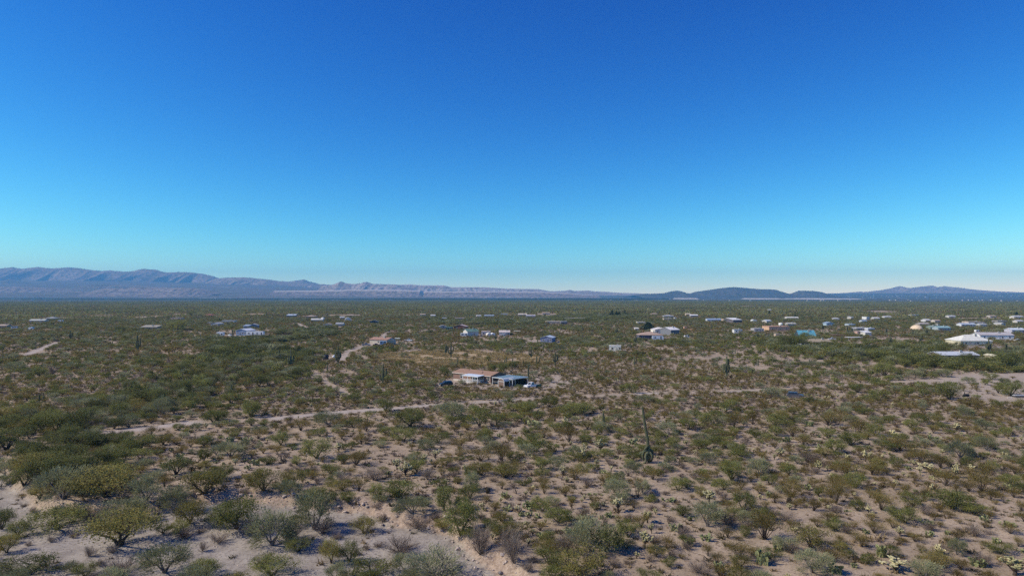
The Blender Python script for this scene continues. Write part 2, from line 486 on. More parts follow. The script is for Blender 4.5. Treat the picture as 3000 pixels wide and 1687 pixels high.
def mountain(name, pts, D, depth, mat, amp=0.5, wl=380.0, p_exp=1.3, flat_top=0.0, seed=0, cap=0.0, base=None, step=2.5, ext=True):
    px = np.arange(pts[0][0], pts[-1][0] + step, step)
    cy = np.interp(px, [q[0] for q in pts], [q[1] for q in pts])
    cy = cy - (0.6 if flat_top else 2.6) * (fbm(px / 13, px * 0 + seed, 4, seed) - 0.5)
    X = (px - CX) / F * D
    crest = CAM_H + (HORIZON - cy) / F * D
    v = np.concatenate([np.linspace(-1, 0, 46), np.linspace(0, 1, 20)[1:]])
    VX, VV = np.meshgrid(X, v)
    CR = np.broadcast_to(crest, VX.shape)
    b0 = ground_z(VX.ravel(), (D + VV * depth).ravel()).reshape(VX.shape) - 3 if base is None else np.full(VX.shape, base)
    a = np.clip((np.abs(VV) - flat_top) / (1 - flat_top), 0, 1)
    prof = (1 - a) ** p_exp
    warp = 0.9 * (fbm(VX / wl / 2, VV * 1.2, 3, seed + 3) - 0.5)
    rid = 1 - np.abs(2 * fbm(VX / wl + warp * 2.0 + VV * 0.35, VV * 0.5 + 5, 2, seed + 5) - 1)
    rid2 = 1 - np.abs(2 * vnoise(VX / wl * 2.7 + warp * 4, VV * 1.3 + 2, seed + 8) - 1)
    er = (0.68 * rid + 0.32 * rid2)
    z = b0 + (CR - b0) * prof * (1 - amp * (1 - er) * np.minimum(1, 3.2 * a) * 1.6 * (1 - 0.3 * prof))
    z = z + 6 * (fbm(VX / 60, VV * depth / 60, 3, seed + 9) - 0.5) * np.minimum(1, 6 * a) * (prof > 0.02)
    Y = D + VV * depth
    V = np.stack([VX, Y, z], -1).reshape(-1, 3)
    n_, m_ = VX.shape
    i, j = np.meshgrid(np.arange(n_ - 1), np.arange(m_ - 1), indexing='ij')
    Fq = np.stack([i * m_ + j, i * m_ + j + 1, (i + 1) * m_ + j + 1, (i + 1) * m_ + j], -1).reshape(-1, 4)
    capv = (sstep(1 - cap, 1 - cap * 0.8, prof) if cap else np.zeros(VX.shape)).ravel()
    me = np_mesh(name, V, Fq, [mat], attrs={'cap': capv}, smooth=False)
    return tag(link(name, me), kind='structure')

def z1(off, L): return [(off + a / 2.576, 750 + b / 2.576) for a, b in L]
M_FAR = rock_material('range_rock', (.26, .17, .125), (.38, .265, .205), (.44, .32, .25), (.12, .105, .07))
M_DARK = rock_material('dark_mesa_rock', (.075, .062, .045), (.11, .088, .065), (.12, .09, .07), (.045, .047, .03))
M_PALE = rock_material('pale_mesa_rock', (.34, .245, .20), (.45, .35, .30), (.56, .48, .43), (.17, .14, .11))
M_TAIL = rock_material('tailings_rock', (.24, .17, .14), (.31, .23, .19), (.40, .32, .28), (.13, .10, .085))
M_BAJ = rock_material('foothill_soil', (.13, .10, .075), (.19, .135, .105), (.34, .235, .19), (.085, .078, .05))

mountain('mountain_range', [(-260, 800), (-120, 786)] + z1(0, [(0, 95), (90, 85), (170, 95), (290, 82), (400, 95), (510, 85), (600, 92), (750, 112), (850, 110),
         (940, 118), (1010, 112), (1075, 97), (1180, 103), (1250, 123), (1330, 120), (1420, 120), (1530, 135), (1600, 150), (1680, 172), (1760, 190), (1900, 230)]),
         15000, 2600, M_FAR, amp=0.95, wl=400, p_exp=1.15, seed=3)
mountain('mountain_range', z1(0, [(1500, 215), (1640, 168), (1760, 160), (1870, 163), (2000, 175), (2110, 188), (2300, 205), (2576, 222), (2800, 245)]),
         14200, 2200, M_FAR, amp=0.6, wl=380, p_exp=1.2, seed=11)
mountain('mountain_peak', z1(0, [(2080, 215), (2200, 190), (2250, 184), (2290, 176), (2330, 190), (2380, 203), (2450, 222)]), 16200, 500, M_FAR, amp=0.3, wl=300, seed=12)
# long rising slope in front of the left range, with low hills and a pink terrace
def bajada():
    px = np.arange(-320, 1420, 4.0)
    t = np.linspace(0, 1, 60)
    top = np.interp(px, [-320, 250, 600, 815, 1000, 1200, 1420], [823, 822, 829, 835, 846, 858, 868])
    PX, T = np.meshgrid(px, t)
    Dm = 8200 + 5900 * T
    X = (PX - CX) / F * Dm
    zt = CAM_H + (HORIZON - np.interp(PX, px, top)) / F * 14100
    g = ground_z(X.ravel(), Dm.ravel()).reshape(X.shape)
    Z = g - 2 + (zt - g) * (T ** 1.25) + 14 * (fbm(X / 350, Dm / 350, 4, 90) - 0.5) * np.minimum(1, T * 4)
    for hx, hd, hh, hw in ((285, 10900, 62, 330), (345, 11000, 48, 240), (420, 11300, 40, 300), (20, 12600, 70, 420), (230, 9400, 30, 420)):
        cx = (hx - CX) / F * hd
        r = np.hypot((X - cx) / hw, (Dm - hd) / (hw * 1.1)) + 0.35 * (fbm(X / 90, Dm / 90, 3, 95) - 0.5)
        Z = Z + hh * np.clip(1 - r, 0, 1) ** 1.2
    V = np.stack([X, Dm, Z], -1).reshape(-1, 3)
    n_, m_ = X.shape
    i, j = np.meshgrid(np.arange(n_ - 1), np.arange(m_ - 1), indexing='ij')
    Fq = np.stack([i * m_ + j, i * m_ + j + 1, (i + 1) * m_ + j + 1, (i + 1) * m_ + j], -1).reshape(-1, 4)
    tag(link('foothills', np_mesh('foothills', V, Fq, [M_BAJ], attrs={'cap': np.zeros(len(V))})), kind='structure')
bajada()
mountain('terrace_hill', [(260, 862), (300, 850), (330, 845), (420, 843), (560, 844), (595, 848), (640, 862)], 9300, 700, M_TAIL, amp=0.35, wl=90, flat_top=.2, seed=21)
mountain('terrace_hill', [(-200, 846), (-60, 842), (60, 840), (160, 845), (260, 860)], 9900, 700, M_TAIL, amp=0.35, wl=120, flat_top=.2, seed=22)
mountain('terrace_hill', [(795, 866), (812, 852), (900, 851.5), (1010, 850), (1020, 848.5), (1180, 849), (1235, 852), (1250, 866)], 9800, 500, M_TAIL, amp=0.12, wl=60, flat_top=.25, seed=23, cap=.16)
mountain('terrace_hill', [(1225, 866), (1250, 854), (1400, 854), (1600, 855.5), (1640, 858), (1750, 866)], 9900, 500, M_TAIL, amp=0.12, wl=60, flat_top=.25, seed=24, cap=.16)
mountain('mesa', z1(0, [(2400, 262), (2440, 226), (2530, 212)]) + z1(1000, [(0, 192), (30, 205), (100, 212), (150, 205), (190, 195), (235, 210), (420, 215), (480, 232), (560, 258)]),
         11600, 900, M_PALE, amp=0.4, wl=150, seed=31, flat_top=.06)
mountain('mesa', z1(1000, [(380, 262), (440, 216), (520, 214), (580, 219), (600, 220), (780, 222), (830, 235), (950, 235), (1080, 235), (1240, 245), (1480, 249), (1560, 262), (1640, 282)]),
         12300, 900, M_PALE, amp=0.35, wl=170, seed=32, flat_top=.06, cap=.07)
mountain('mesa', z1(1000, [(1480, 282), (1560, 265), (1690, 262), (1720, 254), (1760, 263), (1860, 259), (1900, 266), (1980, 268), (2100, 277), (2240, 281), (2330, 292)]),
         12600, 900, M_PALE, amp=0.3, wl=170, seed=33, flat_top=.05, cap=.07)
mountain('mesa', z1(1000, [(2200, 296), (2300, 285), (2440, 280), (2480, 270), (2530, 261), (2560, 266), (2600, 280)]) +
         z1(2000, [(60, 283), (100, 270), (200, 256), (290, 243), (375, 234), (450, 240), (560, 249), (690, 253), (730, 268), (770, 286), (800, 298)]),
         9600, 1100, M_DARK, amp=0.35, wl=260, p_exp=1.1, seed=41, flat_top=.06)
mountain('mesa', z1(2000, [(770, 305), (820, 292), (850, 276), (885, 261), (960, 263), (1030, 270), (1070, 284), (1100, 296), (1130, 305)]),
         9300, 700, M_DARK, amp=0.3, wl=200, p_exp=1.1, seed=42, flat_top=.08)
mountain('mountain_range', z1(2000, [(1080, 300), (1110, 291), (1150, 281), (1200, 289), (1330, 268), (1400, 272), (1450, 262), (1540, 258), (1600, 240), (1635, 227), (1700, 240),
         (1760, 235), (1810, 228), (1880, 222), (1930, 235), (1980, 228), (2100, 240), (2200, 262), (2320, 270), (2400, 282), (2530, 275), (2650, 288), (2900, 296), (3200, 285)]),
         14800, 2300, M_FAR, amp=0.95, wl=380, p_exp=1.1, seed=51)
mountain('mountain_range', z1(2000, [(3100, 284), (3500, 260), (4000, 270)]), 14800, 1500, M_FAR, amp=0.5, wl=420, seed=52, step=10)
mountain('mountain_range', z1(1000, [(2150, 296), (2300, 289), (2576, 286), (2800, 290), (3300, 292), (3700, 290), (3900, 297)]), 15500, 900, M_FAR, amp=0.4, wl=420, seed=53)

# dark orchard belt in the valley: a canopy of thousands of trees that reads as one mass
def orchard():
    mo = foliage('orchard_leaves', (.022, .036, .02), (.04, .055, .028), 0)
    V = []; Fq = []; off = 0
    for (p0, p1, d0, d1) in ((-150, 1960, 6600, 7600), (60, 1910, 5600, 5950)):
        px = np.arange(p0, p1, 1.6); dd = np.linspace(d0, d1, 16)
        P, Dm = np.meshgrid(px, dd); X = (P - CX) / F * Dm
        h = 9.5 * sstep(.30, .42, fbm(P / 60, Dm / 500, 3, 61)) * (0.7 + 0.6 * vnoise(P * 1.7, Dm / 20, 62))
        h[0] = -1; h[-1] = -1; h[:, 0] = -1; h[:, -1] = -1
        Z = ground_z(X.ravel(), Dm.ravel()).reshape(X.shape) + h
        n_, m_ = X.shape
        V.append(np.stack([X, Dm, Z], -1).reshape(-1, 3))
        i, j = np.meshgrid(np.arange(n_ - 1), np.arange(m_ - 1), indexing='ij')
        Fq.append(off + np.stack([i * m_ + j, i * m_ + j + 1, (i + 1) * m_ + j + 1, (i + 1) * m_ + j], -1).reshape(-1, 4))
        off += n_ * m_
    V = np.concatenate(V)
    tag(link('orchard', np_mesh('orchard', V, np.concatenate(Fq), [mo], attrs={'tint': vnoise(V[:, 0] / 9, V[:, 1] / 9, 4)})),
        'dark belt of orchard trees far off across the valley', 'orchard', kind='stuff')
orchard()

def distant_town():
    rng = random.Random(5)
    b = MB()
    for k in range(620):
        c = rng.random()
        if c < .55: px, D = rng.gauss(1450, 260), rng.uniform(8300, 9600)
        elif c < .75: px, D = rng.uniform(-60, 760), rng.uniform(8100, 9000)
        elif c < .9: px, D = rng.uniform(2250, 3050), rng.uniform(8300, 11000)
        else: px, D = rng.uniform(0, 3000), rng.uniform(4200, 5400)
        x = (px - CX) / F * D; w = rng.uniform(10, 34) * (0.5 if D < 6000 else 1); z = gz(x, D); h = rng.uniform(3.5, 7)
        b.box(x, D, z - 1, x + w, D + 14, z + h)
    tag(b.build('distant_town', paint((.42, .38, .36), .8, .3, .01)), 'pale specks of a far town below the mountains', 'town', kind='stuff')
distant_town()
for px0, px1, D, dd in ((2384, 2535, 7000, 900), (2215, 2310, 7200, 500), (2000, 2050, 7600, 500), (540, 690, 8000, 300), (1150, 1240, 7800, 300), (985, 1065, 7600, 250)):
    b = MB(); n_ = 24
    top = []
    for k in range(n_ + 1):
        u = k / n_; px = px0 + (px1 - px0) * u; x = (px - CX) / F * D
        top.append((x, D, gz(x, D)))
    vs = []; fs = []
    rng = random.Random(px0)
    for k, (x, y, z) in enumerate(top):
        h = 8 * min(1, min(k, n_ - k) / 3.0) * rng.uniform(.35, 1.2)
        vs += [(x, y - 60, z - 2), (x, y, z + h), (x, y + dd, z + h), (x, y + dd + 60, z - 2)]
    for k in range(n_):
        for j in range(3): fs.append((k * 4 + j, k * 4 + 4 + j, k * 4 + 5 + j, k * 4 + 1 + j))
    b.add(vs, fs)
    tag(b.build('tailings_mound', paint((.50, .43, .38), .9, .25, .02)), kind='structure')

# ------------------------------------------------------------------ haze: one closed box of even air
hz, hn, hl, hp = _new('haze_air')
hn.remove(hp)
pv = hn.new('ShaderNodeVolumePrincipled')
pv.inputs['Color'].default_value = (.19, .56, 1.0, 1)
pv.inputs['Density'].default_value = 5.9e-5
pv.inputs['Anisotropy'].default_value = 0.0
hl.new(pv.outputs[0], hn['Material Output'].inputs['Volume'])
hb = MB().box(-19500, -19500, -8, 19500, 19500, 740).build('haze', hz)
hb['kind'] = 'stuff'
# ------------------------------------------------------------------ buildings
GLASS = glass()
WHITE = (.66, .65, .62)
def window(parent, x, y, z, w, h, ny, frame=WHITE, axis='y'):
    """window in a wall that faces -Y (ny=-1), +Y, or along X; frame stands proud, pane in it"""
    t = .05
    f = MB(); p = MB()
    if axis == 'y':
        a, b = (y - t, y + .02) if ny < 0 else (y - .02, y + t)
        for (x0, z0, x1, z1) in ((x - w / 2, z, x + w / 2, z + .09), (x - w / 2, z + h - .09, x + w / 2, z + h), (x - w / 2, z + .09, x - w / 2 + .09, z + h - .09), (x + w / 2 - .09, z + .09, x + w / 2, z + h - .09)):
            f.box(x0, a, z0, x1, b, z1)
        f.box(x - w / 2 + .09, a + .005, z + h * .48, x + w / 2 - .09, b - .005, z + h * .53)
        p.box(x - w / 2 + .09, y - .02, z + .09, x + w / 2 - .09, y + .012, z + h - .09)
    else:
        a, b = (y - t, y + .02) if ny < 0 else (y - .02, y + t)
        for (x0, z0, x1, z1) in ((x - w / 2, z, x + w / 2, z + .09), (x - w / 2, z + h - .09, x + w / 2, z + h), (x - w / 2, z + .09, x - w / 2 + .09, z + h - .09), (x + w / 2 - .09, z + .09, x + w / 2, z + h - .09)):
            f.box(a, x0, z0, b, x1, z1)
        p.box(y - .02, x - w / 2 + .09, z + .09, y + .012, x + w / 2 - .09, z + h - .09)
    fo = f.build('window', paint(frame, .5, .05, 2), parent)
    p.build('pane', GLASS, fo)

def door(parent, x, y, z, w=.95, h=2.0, col=(.5, .48, .45)):
    d = MB().box(x - w / 2, y - .04, z, x + w / 2, y + .02, z + h).build('door', paint(col, .5, .06, 2), parent)
    MB().box(x + w * .33, y - .08, z + h * .46, x + w * .4, y - .041, z + h * .52).build('handle', paint((.3, .3, .3), .3, 0, 1, 1), d)

BUILT = []     # footprints kept free of plants
def house(label, px, py, wpx, dep, wh, roof, wall, rcol, rz=0.0, nwin=3, pitch=.28, cat='house', name='house', over=.4, metal=False, drs=True, shade=False):
    x, y, z = at(px, py)
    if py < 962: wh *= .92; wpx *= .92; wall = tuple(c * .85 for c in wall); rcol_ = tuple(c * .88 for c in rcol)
    else: rcol_ = rcol
    w = wpx / F * y
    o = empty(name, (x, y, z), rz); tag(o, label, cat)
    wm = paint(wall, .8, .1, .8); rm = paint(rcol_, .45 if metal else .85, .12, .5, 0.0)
    hw = w / 2; zb = -.5; rise = pitch * dep / 2
    B = MB()
    if roof == 'gable':          # ridge along the width
        B.add([(-hw, 0, zb), (hw, 0, zb), (hw, dep, zb), (-hw, dep, zb), (-hw, 0, wh), (hw, 0, wh), (hw, dep, wh), (-hw, dep, wh), (-hw, dep / 2, wh + rise), (hw, dep / 2, wh + rise)],
              [(3, 2, 1, 0), (0, 1, 5, 4), (2, 3, 7, 6), (1, 2, 6, 9, 5), (3, 0, 4, 8, 7), (4, 5, 9, 8), (6, 7, 8, 9)])
        r = MB(); k = over * pitch
        for s, (ya, yb) in ((0, (-over, dep / 2)), (1, (dep + over, dep / 2))):
            za, zc = wh - k + .02, wh + rise + .02
            q = [(-hw - over, ya, za), (hw + over, ya, za), (hw + over, yb, zc), (-hw - over, yb, zc)]
            q2 = [(a, b, c + .14) for a, b, c in q]
            fs = [(0, 1, 2, 3)[::-1], (4, 5, 6, 7), (0, 1, 5, 4), (1, 2, 6, 5), (2, 3, 7, 6), (3, 0, 4, 7)]
            r.add(q + q2, fs if s == 0 else [f[::-1] for f in fs])
    elif roof == 'end':          # gable end faces the viewer
        rise = pitch * hw
        B.add([(-hw, 0, zb), (hw, 0, zb), (hw, dep, zb), (-hw, dep, zb), (-hw, 0, wh), (hw, 0, wh), (hw, dep, wh), (-hw, dep, wh), (0, 0, wh + rise), (0, dep, wh + rise)],
              [(3, 2, 1, 0), (0, 1, 5, 8, 4), (2, 3, 7, 9, 6), (1, 2, 6, 5), (3, 0, 4, 7), (5, 6, 9, 8), (7, 4, 8, 9)])
        r = MB(); k = over * pitch
        for s in (-1, 1):
            q = [(s * (hw + over), -over, wh - k + .02), (0, -over, wh + rise + .02), (0, dep + over, wh + rise + .02), (s * (hw + over), dep + over, wh - k + .02)]
            q2 = [(a, b, c + .14) for a, b, c in q]
            fs = [(0, 1, 2, 3), (7, 6, 5, 4), (0, 4, 5, 1), (1, 5, 6, 2), (2, 6, 7, 3), (3, 7, 4, 0)]
            r.add(q + q2, fs if s > 0 else [f[::-1] for f in fs])
    elif roof == 'hip':
        B.box(-hw, 0, zb, hw, dep, wh)
        r = MB(); a = min(dep / 2, hw * .9); e = over
        r.add([(-hw - e, -e, wh - .06), (hw + e, -e, wh - .06), (hw + e, dep + e, wh - .06), (-hw - e, dep + e, wh - .06),
               (-hw - e, -e, wh + .08), (hw + e, -e, wh + .08), (hw + e, dep + e, wh + .08), (-hw - e, dep + e, wh + .08),
               (-hw + a, dep / 2, wh + rise + .1), (hw - a, dep / 2, wh + rise + .1)],
              [(3, 2, 1, 0), (0, 1, 5, 4), (1, 2, 6, 5), (2, 3, 7, 6), (3, 0, 4, 7), (4, 5, 9, 8), (5, 6, 9), (6, 7, 8, 9), (7, 4, 8)])
    elif roof == 'flat':
        B.box(-hw, 0, zb, hw, dep, wh)
        r = MB().box(-hw - .12, -.12, wh + .003, hw + .12, dep + .12, wh + .28)
    elif roof == 'shed':
        B.box(-hw, 0, zb, hw, dep, wh)
        r = MB(); q = [(-hw - over, -over, wh - .02), (hw + over, -over, wh - .02), (hw + over, dep + over, wh + rise), (-hw - over, dep + over, wh + rise)]
        r.add(q + [(a, b, c + .16) for a, b, c in q], [(3, 2, 1, 0), (4, 5, 6, 7), (0, 1, 5, 4), (1, 2, 6, 5), (2, 3, 7, 6), (3, 0, 4, 7)])
    elif roof == 'arch':
        prof = [(-hw, wh * .4)] + [(-hw * math.cos(t), wh * .4 + hw * .75 * math.sin(t)) for t in np.linspace(0, math.pi, 9)[1:-1]] + [(hw, wh * .4)]
        B.box(-hw, .05, zb, hw, dep - .05, wh * .4 - .004)
        r = MB().prism(prof, 0, dep)
    elif roof == 'dome':
        B.box(-hw * .98, .1, zb, hw * .98, dep, .35)
        r = MB(); vs = []; fs = []
        for i in range(7):
            ph = i / 6 * math.pi / 2
            for k in range(18):
                t = 2 * math.pi * k / 18
                vs.append((hw * math.cos(ph) * math.cos(t), dep / 2 + dep / 2 * math.cos(ph) * math.sin(t), .3 + wh * math.sin(ph)))
        for i in range(6):
            for k in range(18): fs.append((i * 18 + k, i * 18 + (k + 1) % 18, (i + 1) * 18 + (k + 1) % 18, (i + 1) * 18 + k))
        r.add(vs, fs)
    elif roof == 'open':         # roof on posts
        r = MB().box(-hw, 0, wh, hw, dep, wh + .18)
    if roof == 'open':
        for (qx, qy) in ((-hw + .1, .1), (hw - .1, .1), (hw - .1, dep - .1), (-hw + .1, dep - .1)):
            MB().box(qx - .06, qy - .06, -.4, qx + .06, qy + .06, wh).build('post', wm, o)
    else:
        B.build('wall', wm, o)
    r.build('roof', rm, o)
    if roof not in ('open', 'dome', 'arch'):
        for k in range(nwin):
            wx = -hw + w * (k + .5) / nwin + .1
            if drs and k == nwin // 2: door(o, wx - .9, 0, 0, col=tuple(c * .6 for c in wall)); wx += .8
            if w / max(nwin, 1) > 1.9: window(o, wx, 0, wh * .38, min(1.3, w / nwin * .4), 1.1, -1)
    if wpx > 19 and roof in ('gable', 'hip', 'flat', 'shed'):
        cu = MB().box(hw * .25, dep * .32, wh, hw * .25 + 1.0, dep * .32 + .9, wh + (rise if roof in ('gable', 'hip', 'shed') else .3) + .75).build('roof_cooler', paint((.36, .35, .33), .6, .1, 2), o)
    if wpx > 24 and roof in ('gable', 'hip'):
        MB().cyl((-hw * .4, dep * .4, wh), (-hw * .4, dep * .4, wh + rise + .35), .12, 6).build('vent_pipe', paint((.2, .2, .2), .6), o)
    BUILT.append((x + math.cos(rz) * 0 - math.sin(rz) * dep / 2, y + math.cos(rz) * dep / 2, max(hw, dep / 2) + 2.0, x, y, hw))
    return o

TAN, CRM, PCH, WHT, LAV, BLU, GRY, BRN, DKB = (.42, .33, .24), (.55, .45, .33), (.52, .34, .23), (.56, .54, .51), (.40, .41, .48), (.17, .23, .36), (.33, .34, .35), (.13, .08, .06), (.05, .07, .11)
RTAN, RRED, RBRN, RWHT, RGRY, RBLU, RTEAL, RGRN = (.42, .33, .26), (.30, .12, .08), (.26, .14, .095), (.58, .575, .57), (.40, .41, .43), (.33, .39, .46), (.115, .33, .42), (.10, .19, .17)

